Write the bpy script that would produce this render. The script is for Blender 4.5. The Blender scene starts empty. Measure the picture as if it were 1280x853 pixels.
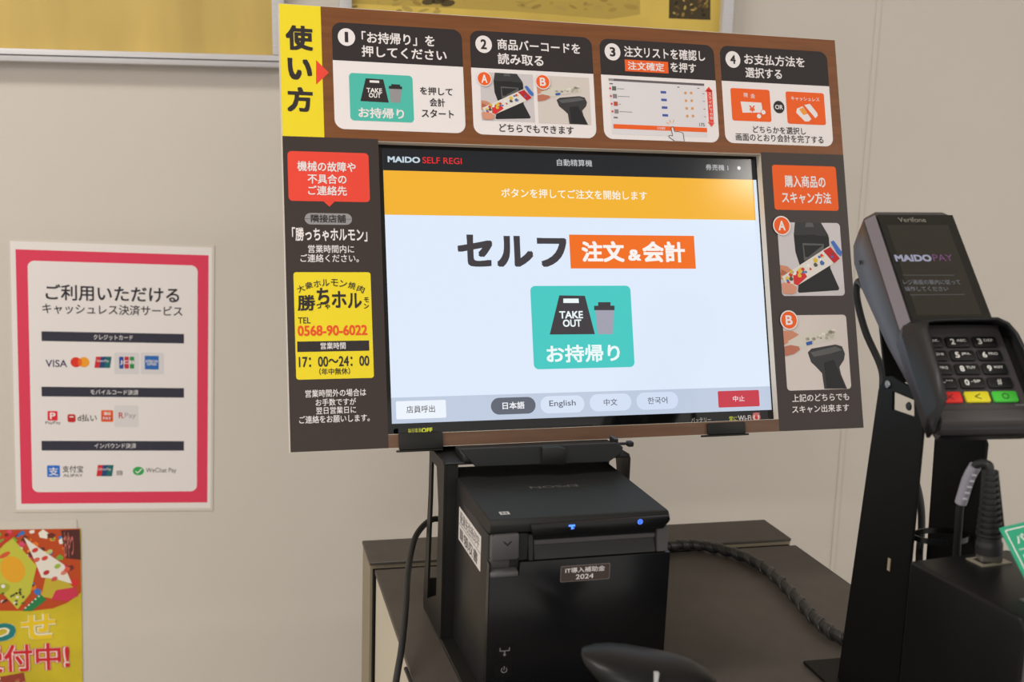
import bpy, bmesh, math, random
from mathutils import Matrix, Vector
R_ = math.radians
C = bpy.context.scene.collection
sc = bpy.context.scene
H = 1.30                                   # camera height above the floor (m)

# ------------------------------------------------------------------ camera
FPX, PITCH, ROLL = 1416.0, R_(9.63), R_(1.86)
_f = Vector((0, math.cos(PITCH), -math.sin(PITCH))); _x = Vector((1, 0, 0)); _u = _x.cross(_f)
_cr, _sr = math.cos(ROLL), math.sin(ROLL)
CX = _x * _cr + _u * _sr; CY = -_x * _sr + _u * _cr; CZ = -_f
cam = bpy.data.cameras.new('camera'); cam.sensor_width = 36; cam.lens = FPX * 36 / 1280
cam.clip_start = 0.02; cam.clip_end = 50
co = bpy.data.objects.new('camera', cam); C.objects.link(co); sc.camera = co
co.matrix_world = Matrix(((CX.x, CY.x, CZ.x, 0), (CX.y, CY.y, CZ.y, 0), (CX.z, CY.z, CZ.z, H), (0, 0, 0, 1)))
cam.dof.use_dof = True; cam.dof.focus_distance = 0.90; cam.dof.aperture_fstop = 9.0

# ------------------------------------------------------------------ world and lamps
w = bpy.data.worlds.new('world'); sc.world = w; w.use_nodes = True
w.node_tree.nodes['Background'].inputs[0].default_value = (1.0, .97, .93, 1)
w.node_tree.nodes['Background'].inputs[1].default_value = 0.87
sc.view_settings.view_transform = 'Standard'; sc.view_settings.look = 'None'
sc.view_settings.exposure = 0.0; sc.view_settings.gamma = 1.0; sc.view_settings.use_curve_mapping = False
def area(name, loc, rot, sx, sy, power, col):
    l = bpy.data.lights.new(name, 'AREA'); l.shape = 'RECTANGLE'; l.size = sx; l.size_y = sy; l.energy = power; l.color = col
    o = bpy.data.objects.new(name, l); C.objects.link(o); o.location = loc; o.rotation_euler = rot; return o
area('ceiling_lamp_light', (-1.2, 0.1, 2.52), (0, 0, 0), 1.2, .25, 28, (1, .95, .87))
area('ceiling_lamp_light', (2.56, -0.62, 2.52), (0, 0, 0), 1.2, .25, 26, (1, .95, .87))
area('ceiling_lamp_light', (-0.6, -2.4, 2.52), (0, 0, 0), 1.2, .25, 46, (1, .95, .87))

# ------------------------------------------------------------------ measuring helpers
def ray(x, y): return CX * ((x - 640) / FPX) + CY * (-(y - 426.5) / FPX) - CZ
CAM = Vector((0, 0, H))
def hit(x, y, p0, n):                       # point of a plane seen at a photo coordinate
    d = ray(x, y); return CAM + d * ((p0 - CAM).dot(n) / d.dot(n))
def at(x, y, Y): d = ray(x, y); return CAM + d * (Y / d.y)
def onz(x, y, z): return hit(x, y, Vector((0, 0, z)), Vector((0, 0, 1)))
def frame(o, X, Y, Z): return Matrix(((X.x, Y.x, Z.x, o.x), (X.y, Y.y, Z.y, o.y), (X.z, Y.z, Z.z, o.z), (0, 0, 0, 1)))
def yawframe(o, yaw):
    c, s = math.cos(yaw), math.sin(yaw); return frame(Vector(o), Vector((c, s, 0)), Vector((-s, c, 0)), Vector((0, 0, 1)))
def faceframe(o, yaw, tilt, roll=0):        # X right, Y up the face, Z out of the face
    c, s = math.cos(yaw), math.sin(yaw); X = Vector((c, s, 0)); Y = Vector((0, 0, 1)) * math.cos(tilt) + Vector((-s, c, 0)) * math.sin(tilt)
    A = X * math.cos(roll) + Y * math.sin(roll); B = Y * math.cos(roll) - X * math.sin(roll)
    return frame(Vector(o), A, B, A.cross(B))
def pl(F, x, y, c=0.0):                     # photo coordinate -> local point on the plane local z = c
    n = (F.to_3x3() @ Vector((0, 0, 1))); p = hit(x, y, F @ Vector((0, 0, c)), n); q = F.inverted() @ p; return Vector((q.x, q.y, c))

# ------------------------------------------------------------------ materials
def lin(c): return tuple(((v / 255) / 12.92 if v / 255 <= .04045 else ((v / 255 + .055) / 1.055) ** 2.4) for v in c) + (1,)
_m = {}
def mat(name, col, rough=.6, spec=.5, metal=0, noise=None, bump=None, emit=0, coat=0):
    if name in _m: return _m[name]
    m = bpy.data.materials.new(name); m.use_nodes = True; nt = m.node_tree; b = nt.nodes['Principled BSDF']
    b.inputs['Base Color'].default_value = lin(col); b.inputs['Roughness'].default_value = rough
    b.inputs['Specular IOR Level'].default_value = spec; b.inputs['Metallic'].default_value = metal
    if coat: b.inputs['Coat Weight'].default_value = coat; b.inputs['Coat Roughness'].default_value = .05
    if emit: b.inputs['Emission Color'].default_value = lin(col); b.inputs['Emission Strength'].default_value = emit; b.inputs['Base Color'].default_value = (.004, .004, .004, 1)
    tc = nt.nodes.new('ShaderNodeTexCoord')
    if noise:                               # (scale, amount, stretch)
        mp = nt.nodes.new('ShaderNodeMapping'); mp.inputs['Scale'].default_value = noise[2] if len(noise) > 2 else (1, 1, 1)
        n = nt.nodes.new('ShaderNodeTexNoise'); n.inputs['Scale'].default_value = noise[0]; n.inputs['Detail'].default_value = 6
        r = nt.nodes.new('ShaderNodeMapRange'); r.inputs['From Min'].default_value = .3; r.inputs['From Max'].default_value = .7
        r.inputs['To Min'].default_value = 1 - noise[1]; r.inputs['To Max'].default_value = 1 + noise[1]
        mx = nt.nodes.new('ShaderNodeVectorMath'); mx.operation = 'SCALE'; mx.inputs[0].default_value = lin(col)[:3]
        L = nt.links.new; L(tc.outputs['Object'], mp.inputs[0]); L(mp.outputs[0], n.inputs['Vector']); L(n.outputs['Fac'], r.inputs['Value'])
        L(r.outputs[0], mx.inputs['Scale']); L(mx.outputs[0], b.inputs['Base Color'])
    if bump:                                # (scale, distance)
        n = nt.nodes.new('ShaderNodeTexNoise'); n.inputs['Scale'].default_value = bump[0]; n.inputs['Detail'].default_value = 3
        bp = nt.nodes.new('ShaderNodeBump'); bp.inputs['Distance'].default_value = bump[1]; bp.inputs['Strength'].default_value = .5
        L = nt.links.new; L(tc.outputs['Object'], n.inputs['Vector']); L(n.outputs['Fac'], bp.inputs['Height']); L(bp.outputs[0], b.inputs['Normal'])
    _m[name] = m; return m
def ink(c): return mat('ink_%d_%d_%d' % tuple(c), c, .55, .3)
def glow(c, k=1.0): return mat('glow_%d_%d_%d_%d' % (c[0], c[1], c[2], int(k * 100)), c, .12, .35, emit=k)
M_wall = mat('wall_paint', (206, 199, 191), .8, .3, noise=(3, .025), bump=(400, .0004))
M_bplastic = mat('black_plastic', (32, 32, 33), .42, .35, bump=(2500, .00008))
M_bgloss = mat('black_gloss', (20, 20, 22), .22, .35)
M_bmetal = mat('black_powder_coat', (22, 21, 19), .5, .35, bump=(1800, .0001))
M_top = mat('charcoal_laminate', (76, 70, 65), .5, .28, noise=(60, .08), bump=(900, .0001))
M_grey = mat('grey_plastic', (78, 76, 78), .45, .4)
M_silver = mat('brushed_aluminium', (206, 204, 208), .4, .5, .15, noise=(30, .05, (1, 20, 20)))
M_screw = mat('steel', (150, 148, 145), .3, .5, 1)
M_rubber = mat('cable_rubber', (34, 34, 34), .5, .4)
M_foam = mat('foam_board_edge', (205, 198, 188), .8, .2)
M_paper = mat('laminated_paper', (232, 226, 224), .28, .4)
M_lam = mat('laminate_border', (212, 204, 194), .2, .5)

# ------------------------------------------------------------------ mesh builder
class G:
    def __init__(s): s.v = []; s.f = []; s.mi = []; s.mats = []; s.sm = []
    def m(s, mt):
        if mt not in s.mats: s.mats.append(mt)
        return s.mats.index(mt)
    def add(s, vs, fs, mt, smooth=False, T=None):
        o = len(s.v); s.v += [tuple(T @ Vector(p)) if T else tuple(p) for p in vs]; i = s.m(mt)
        for f in fs: s.f.append(tuple(o + k for k in f)); s.mi.append(i); s.sm.append(smooth)
    def bm(s, b, mt, T=None, smooth=True):
        b.verts.ensure_lookup_table(); b.verts.index_update()
        s.add([v.co.copy() for v in b.verts], [[v.index for v in f.verts] for f in b.faces], mt, smooth, T); b.free()
    def box(s, x0, x1, y0, y1, z0, z1, mt, bev=0, seg=2, T=None):
        b = bmesh.new(); bmesh.ops.create_cube(b, size=1)
        for v in b.verts: v.co = Vector(((x0 + x1) / 2 + v.co.x * (x1 - x0), (y0 + y1) / 2 + v.co.y * (y1 - y0), (z0 + z1) / 2 + v.co.z * (z1 - z0)))
        if bev: bmesh.ops.bevel(b, geom=b.edges[:], offset=bev, segments=seg, affect='EDGES', profile=.5)
        s.bm(b, mt, T)
    def prism(s, pts, d, mt, bev=0, seg=2, T=None):      # pts: 3D loop, d: extrusion vector
        b = bmesh.new(); d = Vector(d); A = [b.verts.new(Vector(p)) for p in pts]; B = [b.verts.new(Vector(p) + d) for p in pts]; n = len(pts)
        b.faces.new(A); b.faces.new(B[::-1])
        for i in range(n): b.faces.new((A[i], B[i], B[(i + 1) % n], A[(i + 1) % n]))
        bmesh.ops.recalc_face_normals(b, faces=b.faces[:])
        if bev: bmesh.ops.bevel(b, geom=b.edges[:], offset=bev, segments=seg, affect='EDGES', profile=.5)
        s.bm(b, mt, T)
    def rings(s, rings, mt, closed=True, caps=True, smooth=True):
        o = len(s.v); n = len(rings[0]); i = s.m(mt)
        for r in rings: s.v += [tuple(p) for p in r]
        for k in range(len(rings) - 1):
            for j in range(n if closed else n - 1):
                a = o + k * n + j; b = o + k * n + (j + 1) % n; s.f.append((a, b, b + n, a + n)); s.mi.append(i); s.sm.append(smooth)
        if caps and closed:
            s.f.append(tuple(o + j for j in range(n))[::-1]); s.f.append(tuple(o + (len(rings) - 1) * n + j for j in range(n))); s.mi += [i, i]; s.sm += [False, False]
    def tube(s, pts, r, mt, n=12, caps=True, sub=8):
        P = spline([Vector(p) for p in pts], sub) if sub else [Vector(p) for p in pts]; L = len(P)
        rad = r if callable(r) else (lambda t: r); up = Vector((0.13, .2, 1)).normalized(); rs = []; prev = None
        for i, p in enumerate(P):
            t = (P[min(i + 1, L - 1)] - P[max(i - 1, 0)]).normalized()
            a = (up - t * up.dot(t)) if prev is None else (prev - t * prev.dot(t)); a.normalize(); prev = a; b = t.cross(a)
            q = rad(i / (L - 1)); rs.append([p + (a * math.cos(k * 2 * math.pi / n) + b * math.sin(k * 2 * math.pi / n)) * q for k in range(n)])
        s.rings(rs, mt, True, caps)
    def lathe(s, prof, mt, T=None, n=24):                # prof: (r, z) list
        rs = [[(T or Matrix()) @ Vector((r * math.cos(2 * math.pi * k / n), r * math.sin(2 * math.pi * k / n), z)) for k in range(n)] for r, z in prof]
        s.rings(rs, mt)
    def build(s, name, parent=None, F=None, label=None, cat=None, group=None, kind=None, fix=True):
        me = bpy.data.meshes.new(name); me.from_pydata(s.v, [], s.f)
        for mt in s.mats: me.materials.append(mt)
        me.polygons.foreach_set('material_index', s.mi); me.polygons.foreach_set('use_smooth', s.sm); me.update()
        me.set_sharp_from_angle(angle=R_(38))
        o = bpy.data.objects.new(name, me); C.objects.link(o)
        if F is not None: o.matrix_world = F
        if parent: o.parent = parent
        tag(o, label, cat, group, kind); return o
def tag(o, label=None, cat=None, group=None, kind=None):
    for k, v in (('label', label), ('category', cat), ('group', group), ('kind', kind)):
        if v: o[k] = v
    return o
def thing(name, F, label, cat, group=None):
    o = bpy.data.objects.new(name, None); C.objects.link(o); o.empty_display_size = .05; o.matrix_world = F; return tag(o, label, cat, group)
def spline(P, sub=8):
    if len(P) < 3: return P
    Q = [P[0] * 2 - P[1]] + P + [P[-1] * 2 - P[-2]]; out = []
    for i in range(1, len(Q) - 2):
        a, b, c, d = Q[i - 1:i + 3]
        for k in range(sub):
            t = k / sub; out.append(.5 * ((2 * b) + (c - a) * t + (2 * a - 5 * b + 4 * c - d) * t * t + (3 * b - a - 3 * c + d) * t ** 3))
    out.append(P[-1]); return out

# ------------------------------------------------------------------ flat print on a real surface
_fc = bpy.data.curves.new('lettering', 'FONT'); _fo = bpy.data.objects.new('lettering', _fc); C.objects.link(_fo); _fc.resolution_u = 3
_cache = {}
def glyphs(s, bold, lead=1.0):
    k = (s, bold, lead)
    if k not in _cache:
        _fc.body = s; _fc.space_line = lead; _fc.align_x = 'CENTER'; bpy.context.view_layer.update()
        me = bpy.data.meshes.new_from_object(_fo.evaluated_get(bpy.context.evaluated_depsgraph_get()))
        vs = [(v.co.x, v.co.y) for v in me.vertices]; fs = [tuple(p.vertices) for p in me.polygons]; bpy.data.meshes.remove(me)
        vs = [(a, b, 0.0) for a, b in vs]
        if bold >= .006:                      # heavier weight: the same outline laid down again slightly shifted
            n = len(vs); v0, f0 = vs, fs; vs, fs = [], []; ks = [(0, 0)] if bold > .03 else []
            ks += [(bold * a, bold * b) for a in (-1, 1) for b in (-1, 1)] + ([(bold * a, bold * b) for a, b in ((-1, 0), (1, 0), (0, 1), (0, -1))] if bold > .03 else [])
            ks = [(a * .8, b * .8) for a, b in ks]
            for i, (dx, dy) in enumerate(ks):
                vs += [(v[0] + dx, v[1] + dy, i * 3e-6) for v in v0]; fs += [tuple(k + i * n for k in f) for f in f0]
        x0 = min(v[0] for v in vs); x1 = max(v[0] for v in vs); y0 = min(v[1] for v in vs); y1 = max(v[1] for v in vs)
        _cache[k] = ([((v[0] - x0) / (x1 - x0) - .5, (v[1] - y0) / (y1 - y0) - .5, v[2]) for v in vs], fs)
    return _cache[k]
STEP = .00005
class Print(G):                               # coordinates given as positions measured on the printed face
    def __init__(s, F, c=0.0): super().__init__(); s.F = F; s.c = c
    def P(s, x, y): q = pl(s.F, x, y, s.c); return (q.x, q.y)
    def flat(s, pts, mt, layer):              # pts local 2D
        z = s.c + layer * STEP; s.add([(p[0], p[1], z) for p in pts], [tuple(range(len(pts)))], mt)
    def poly(s, px, mt, layer): s.flat([s.P(*p) for p in px][::-1], mt, layer)
    def rect(s, x0, y0, x1, y1, mt, layer, r=0, rc=(1, 1, 1, 1)):  # centre-line measured corners, rounded by r metres
        a = s.P(x0, (y0 + y1) / 2); b = s.P(x1, (y0 + y1) / 2); t = s.P((x0 + x1) / 2, y0); u = s.P((x0 + x1) / 2, y1)
        s.lrect(a[0], u[1], b[0], t[1], mt, layer, r, rc)
    def quad(s, tl, tr, br, bl, mt, layer, r=0, rc=(1, 1, 1, 1)):  # averages four measured corners into an upright rectangle
        a, b, c, d = s.P(*tl), s.P(*tr), s.P(*br), s.P(*bl)
        s.lrect((a[0] + d[0]) / 2, (c[1] + d[1]) / 2, (b[0] + c[0]) / 2, (a[1] + b[1]) / 2, mt, layer, r, rc)
        return ((a[0] + d[0]) / 2, (c[1] + d[1]) / 2, (b[0] + c[0]) / 2, (a[1] + b[1]) / 2)
    def lrect(s, x0, y0, x1, y1, mt, layer, r=0, rc=(1, 1, 1, 1)):  # rc: tl tr br bl rounded?
        if not r: s.flat([(x0, y0), (x1, y0), (x1, y1), (x0, y1)], mt, layer); return
        pts = []
        for (cx, cy, a0, on) in ((x0 + r, y0 + r, 180, rc[3]), (x1 - r, y0 + r, 270, rc[2]), (x1 - r, y1 - r, 0, rc[1]), (x0 + r, y1 - r, 90, rc[0])):
            if on:
                for k in range(7): a = R_(a0 + 15 * k); pts.append((cx + r * math.cos(a), cy + r * math.sin(a)))
            else:
                a = R_(a0 + 45); pts.append((cx + r * (1 if math.cos(a) > 0 else -1), cy + r * (1 if math.sin(a) > 0 else -1)))
        s.flat(pts, mt, layer)
    def disc(s, x, y, rpx, mt, layer, n=28, sy=1.0):
        c = s.P(x, y); r = abs(s.P(x + rpx, y)[0] - c[0]); s.flat([(c[0] + r * math.cos(2 * math.pi * k / n), c[1] + r * sy * math.sin(2 * math.pi * k / n)) for k in range(n)], mt, layer)
    def ell(s, x, y, rx, ry, ang, mt, layer, n=20):
        c = s.P(x, y); k = abs(s.P(x + 10, y)[0] - c[0]) / 10; a = R_(ang)
        s.flat([(c[0] + k * (rx * math.cos(t) * math.cos(a) - ry * math.sin(t) * math.sin(a)), c[1] + k * (rx * math.cos(t) * math.sin(a) + ry * math.sin(t) * math.cos(a))) for t in [2 * math.pi * i / n for i in range(n)]], mt, layer)
    def line(s, px, wpx, mt, layer):
        for a, b in zip(px[:-1], px[1:]):
            d = Vector((b[0] - a[0], b[1] - a[1])); n = Vector((-d.y, d.x)).normalized() * wpx / 2
            s.poly([(a[0] - n.x, a[1] - n.y), (a[0] + n.x, a[1] + n.y), (b[0] + n.x, b[1] + n.y), (b[0] - n.x, b[1] - n.y)][::-1], mt, layer)
    def text(s, t, xl, yl, xr, yr, h, mt, layer=6, bold=.012, rot=0, lead=1.0, tilt=None):
        a = s.P(xl, yl); b = s.P(xr, yr); xc, yc = (xl + xr) / 2, (yl + yr) / 2
        u = s.P(xc, yc - h / 2); d = s.P(xc, yc + h / 2); cx, cy = (a[0] + b[0]) / 2, (a[1] + b[1]) / 2
        wd = math.hypot(b[0] - a[0], b[1] - a[1]); hh = abs(u[1] - d[1]); vs, fs = glyphs(t, bold, lead); rr = R_(rot); c_, s_ = math.cos(rr), math.sin(rr)
        z = s.c + layer * STEP; r0 = (len(s.v), len(s.f))
        s.add([(cx + c_ * v[0] * wd - s_ * v[1] * hh, cy + s_ * v[0] * wd + c_ * v[1] * hh, z + v[2]) for v in vs], fs, mt); s.rg = getattr(s, 'rg', []) + [(r0[0], len(s.v), r0[1], len(s.f))]

W_ = ink((236, 230, 232)); K_ = ink((48, 42, 44)); O_ = ink((240, 98, 34)); RED = ink((236, 72, 56)); YEL = ink((240, 218, 40)); TEAL = ink((78, 190, 176)); GR = ink((150, 148, 152)); NAVY = ink((52, 52, 66))

# ================================================================== SETTING
YW = R_(10.58); WF = frame(Vector((0, 1.3127, H)), Vector((math.cos(YW), math.sin(YW), 0)), Vector((0, 0, 1)), Vector((math.sin(YW), -math.cos(YW), 0)))
g = G(); g.box(-3, 3.4, -H, 1.3, -.1, 0, M_wall); g.build('wall_back', None, WF, kind='structure')
g = G(); g.box(-3, 3.4, -3.2, 1.9, -.05, 0, mat('vinyl_floor', (150, 142, 130), .45, .4, noise=(8, .08))); g.build('floor', None, kind='structure')
g = G(); g.box(-3, 3.4, -3.2, 1.9, 2.6, 2.65, mat('ceiling_board', (225, 222, 215), .9, .2, bump=(200, .001))); g.build('ceiling', None, kind='structure')
# slim vertical joint cover on the wall, right of the machine
a = pl(WF, 1079, 0); b = pl(WF, 1060, 690)
g = G(); x = (a.x + b.x) / 2; g.box(x - .003, x + .003, -H, 1.28, 0, .0012, M_wall, .0005, 1); g.build('trim_1', None, WF, kind='structure')
for i, (lx, ly) in enumerate(((-1.2, .1), (2.56, -.62), (-.6, -2.4))):
    g = G(); g.box(lx - .65, lx + .65, ly - .16, ly + .16, 2.54, 2.6, mat('lamp_housing', (235, 235, 232), .5), .01)
    g.build('ceiling_lamp', None, label='white ceiling strip lamp housing ' + ('over the left of the machine', 'to the right of the machine', 'far behind the camera')[i], cat='lamp')

# ------------------------------------------------------------------ framed pictures high on the wall
def picture_frame(bl, br, top, label, art, side, tilt):
    o = pl(WF, *bl); F = WF @ Matrix.Translation((o.x, o.y, .001)) @ Matrix.Rotation(tilt, 4, 'Z')
    q = F.inverted() @ (WF @ pl(WF, *br)); wd = q.x
    t = thing('framed_picture', F, label, 'picture'); fw = .013
    g = G(); g.box(fw * .5, wd - fw * .5, fw * .5, top - fw * .5, 0, .008, art); g.build('print_sheet', t, F=F).matrix_parent_inverse = F.inverted()
    for (x0, x1, y0, y1) in ((0, wd, 0, fw), (0, wd, top - fw, top), (0, fw, fw, top - fw), (wd - fw, wd, fw, top - fw)):
        g = G(); g.box(x0, x1, y0, y1, 0, .018, M_silver, .0015)
        if x1 - x0 > y1 - y0: g.box(x0, x1, y0 + fw * .45, y0 + fw * .55, .018, .0184, M_grey)
        g.build('frame_bar', t, F=F).matrix_parent_inverse = F.inverted()
    return t, F, wd
M_art = mat('ochre_print', (196, 168, 92), .3, .4, noise=(5, .16, (3, .6, 1)))
M_art2 = mat('yellow_print', (214, 184, 84), .3, .4, noise=(9, .14))
p0 = pl(WF, 0, 77.5); p1 = pl(WF, 348, 86); tl = math.atan2(p1.y - p0.y, p1.x - p0.x)
k0 = p0 + (p0 - p1) * .9
t, F, wd = picture_frame((-310, 70), (357, 86.3), .55, 'large ochre picture in a silver frame at the top left of the wall', M_art, 0, tl)
t, F, wd = picture_frame((424, 92), (905, 104), .5, 'yellow picture in a silver frame behind the top of the instruction board', M_art2, 0, tl * .3)
PF = F.copy(); pr = Print(PF, .008)
for k in range(3): pass
pr.poly([(837, -40), (888, -40), (888, 25), (836, 23)], ink((70, 58, 34)), 1)
random.seed(4)
for k in range(46):
    pr.ell(random.uniform(842, 884), random.uniform(-10, 20), random.uniform(1, 3.2), random.uniform(.8, 2), random.uniform(0, 90), ink(random.choice([(150, 124, 60), (188, 160, 84), (40, 34, 22), (104, 84, 44)])), 2 + k % 3, 8)
pr.poly([(430, -30), (800, -30), (800, 18), (762, 24), (640, 14), (560, 10), (430, 4)], ink((186, 160, 78)), 1)
for k in range(46):
    pr.ell(random.uniform(440, 790), random.uniform(-12, 17), random.uniform(2, 10), random.uniform(1, 3), random.uniform(-20, 20), ink(random.choice([(172, 146, 70), (158, 132, 62), (180, 156, 80)])), 2 + k % 3, 10)
for px, py in ((536, 2), (548, 1), (560, 4), (554, -2)): pr.ell(px, py, 9, 4, 10, ink((84, 70, 40)), 5, 10)
pr.build('printed_scene', t, F=PF).matrix_parent_inverse = PF.inverted()

def part(g, name, parent, label=None, kind=None):
    if name == 'lettering' and getattr(g, 'rg', None):            # one object for each line of writing
        used = set(); o = None
        for a, b, c_, d_ in g.rg:
            h = G(); h.mats = g.mats; h.v = g.v[a:b]; h.f = [tuple(k - a for k in f) for f in g.f[c_:d_]]; h.mi = g.mi[c_:d_]; h.sm = g.sm[c_:d_]; used.update(range(c_, d_))
            o = h.build('lettering', None); o.parent = parent
        rest = [i for i in range(len(g.f)) if i not in used]
        if rest:
            h = G(); h.mats = g.mats
            for i in rest: n0 = len(h.v); h.v += [g.v[k] for k in g.f[i]]; h.f.append(tuple(range(n0, len(h.v)))); h.mi.append(g.mi[i]); h.sm.append(False)
            o = h.build('printed_ground', None); o.parent = parent
        return o
    o = g.build(name, None, label=label, kind=kind); o.parent = parent; return o    # local coordinates of the parent

# ------------------------------------------------------------------ payment poster
PRL = R_(-1.0)
o = pl(WF, 144, 470); F = WF @ Matrix.Translation((o.x, o.y, .0006)) @ Matrix.Rotation(PRL, 4, 'Z')
pp = thing('payment_poster', F, 'white laminated payment notice with a thick red border on the wall', 'poster')
pr = Print(F); b_ = pr.quad((8, 300), (268, 305), (266, 637), (20, 642), M_lam, 0, .004)
g = G(); g.box(b_[0], b_[2], b_[1], b_[3], -.0002, .0002, M_lam); part(g, 'laminate', pp)
pr = Print(F, .0002); pr.quad((11, 303), (265, 308), (263, 634), (22, 639), M_paper, 1)
pr.quad((18, 313), (260, 318), (260, 625.5), (28, 633), ink((222, 62, 92)), 2); pr.quad((34, 327), (246, 331), (247, 612), (41, 618), ink((232, 226, 226)), 3, .007)
part(pr, 'printed_border', pp)
pr = Print(F, .0002); D = ink((44, 42, 52))
pr.text('ご利用いただける', 57, 366, 224, 368.5, 20, D, 5, .02); pr.text('キャッシュレス決済サービス', 53, 387, 228, 388, 13, D, 5, .014)
for (y, s, x0, x1) in ((422, 'クレジットカード', 117, 166), (490.5, 'モバイルコード決済', 113, 173), (557.5, 'インバウンド決済', 118, 170)):
    pr.rect(52, y - 6, 230, y + 6, NAVY, 5); pr.text(s, x0, y, x1, y, 6.5, W_, 6, .008)
part(pr, 'lettering', pp)
def logo_print(): return Print(F, .0002)
pr = logo_print(); pr.text('VISA', 57, 454.5, 84, 454.5, 9, ink((44, 42, 90)), 6, .012)
part(pr, 'payment_logo', pp, 'dark blue word logo')
pr = logo_print(); pr.disc(95, 453, 6.8, ink((222, 52, 40)), 6); pr.disc(105, 453, 6.8, ink((240, 160, 40)), 7); pr.ell(100, 453, 2.6, 5, 0, ink((236, 104, 34)), 8); part(pr, 'payment_logo', pp, 'red and orange circles logo')
def union(x, y, s=1):
    pr = logo_print(); w2, h2 = 10.5 * s, 7 * s
    for i, c in enumerate(((206, 40, 52), (30, 72, 120), (30, 104, 104))):
        xx = x - w2 + i * w2 * .6; pr.poly([(xx + 2, y - h2), (xx + w2 * .85, y - h2), (xx + w2 * .85 - 2, y + h2), (xx, y + h2)], ink(c), 6 + i)
    pr.text('UnionPay', x - 8, y - 1.5, x + 8, y - 1.5, 4, W_, 10, .004); part(pr, 'payment_logo', pp, 'red, blue and green striped card logo')
union(128.5, 453); union(131, 588.5)
pr = logo_print(); pr.rect(143, 441, 174, 468, ink((216, 212, 216)), 5, .002)
for i, c in enumerate(((40, 80, 160), (196, 44, 60), (40, 140, 70))): pr.rect(149 + i * 6.6, 446, 154.6 + i * 6.6, 461, ink(c), 6, .0012)
pr.text('JCB', 150, 453.5, 168, 453.5, 5.5, W_, 7, .02); part(pr, 'payment_logo', pp, 'blue, red and green bars logo')
pr = logo_print(); pr.rect(176, 441, 205, 468, ink((216, 212, 216)), 5, .002); pr.rect(181, 445, 198.5, 462, ink((40, 104, 180)), 6)
pr.text('AMERICAN\nEXPRESS', 182, 453.5, 197.5, 453.5, 7, W_, 7, .01, lead=.8); part(pr, 'payment_logo', pp, 'blue square card logo')
pr = logo_print(); pr.rect(59.5, 514, 72, 526, ink((226, 40, 60)), 6, .001); pr.text('P', 62.5, 520, 69.5, 520, 8, W_, 7, .03); pr.text('PayPay', 57, 529, 76, 529, 4.6, D, 6, .004); part(pr, 'payment_logo', pp, 'red square logo above small word')
pr = logo_print(); pr.rect(84.5, 518, 94.5, 528, ink((196, 40, 36)), 6, .002); pr.rect(87, 520.5, 92, 522, W_, 7); pr.text('d払い', 97, 522.5, 121, 522.5, 9, ink((52, 44, 50)), 6, .014); part(pr, 'payment_logo', pp, 'small red square beside a word')
pr = logo_print(); pr.rect(126.5, 513, 141.5, 527.5, ink((228, 92, 40)), 6, .001); pr.rect(128, 520, 140, 525.5, ink((206, 66, 34)), 7); pr.text('au', 130, 517, 138, 517, 4, W_, 8, .02); pr.text('PAY', 129, 523, 139, 523, 3.6, W_, 8, .02); part(pr, 'payment_logo', pp, 'orange square logo')
pr = logo_print(); pr.rect(143, 507, 173, 534, ink((218, 214, 216)), 5, .002); pr.text('R', 148.5, 519.5, 154.5, 519.5, 7.5, ink((196, 62, 60)), 6, .012); pr.text('Pay', 156, 520, 170, 520.5, 8, ink((170, 150, 156)), 6, 0); part(pr, 'payment_logo', pp, 'red letter and grey word logo')
pr = logo_print(); pr.rect(59, 582, 75, 596.5, ink((40, 112, 206)), 6, .0012); pr.text('支', 61, 589.5, 73, 589.5, 10.5, W_, 7, .01); pr.text('支付宝', 78, 586.5, 104, 586.5, 8.5, D, 6, .01); pr.text('ALIPAY', 79, 594.5, 103.5, 594.5, 3.6, D, 6, .004); part(pr, 'payment_logo', pp, 'blue square logo with two lines of lettering')
pr = logo_print(); pr.text('銀聯', 145.5, 591.5, 153.5, 591.5, 6.5, ink((110, 106, 112)), 6, 0); part(pr, 'payment_logo', pp, 'tiny grey mark')
pr = logo_print(); pr.ell(173, 589, 7, 5.8, 0, ink((50, 168, 84)), 6); pr.line([(169.5, 589), (172, 591.5), (177, 586.5)], 1.3, W_, 7); pr.text('WeChat Pay', 182.5, 589, 220.5, 588.5, 7.5, ink((70, 68, 74)), 6, .002); part(pr, 'payment_logo', pp, 'green bubble logo with a word')

# ------------------------------------------------------------------ snack poster
o = pl(WF, 50, 760); F = WF @ Matrix.Translation((o.x, o.y, .0006))
sp = thing('snack_poster', F, 'yellow poster with a heap of colourful snack packets at the lower left', 'poster')
a = pl(F, -120, 655); b = pl(F, 108, 1010); g = G(); g.box(a.x, b.x, b.y, a.y, -.0002, .0002, M_lam); part(g, 'laminate', sp)
pr = Print(F, .0002); pr.poly([(-115, 664), (101, 661), (105, 1000), (-115, 1000)], mat('olive_yellow_ink', (206, 186, 44), .3, .4, noise=(14, .18)), 1); part(pr, 'printed_background', sp)
pr = Print(F, .0002); random.seed(11)
base = [(-110, 664), (100, 661), (101.5, 742)]
for k in range(12): a_ = R_(k * 9 - 4); base.append((0 + 98 * math.cos(R_(8 + k * 8)), 690 + 74 * math.sin(R_(32 + k * 6)) - 4))
base += [(-60, 770), (-110, 770)]
pr.poly(base[:2] + [(101.5, 741), (84, 754), (66, 761), (40, 764), (10, 764), (-40, 764), (-110, 764)], ink((190, 76, 34)), 2)
pals = [(228, 120, 40), (214, 52, 48), (236, 190, 60), (236, 232, 220), (120, 168, 60), (60, 120, 190), (220, 76, 110), (240, 150, 60), (110, 50, 40)]
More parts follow.
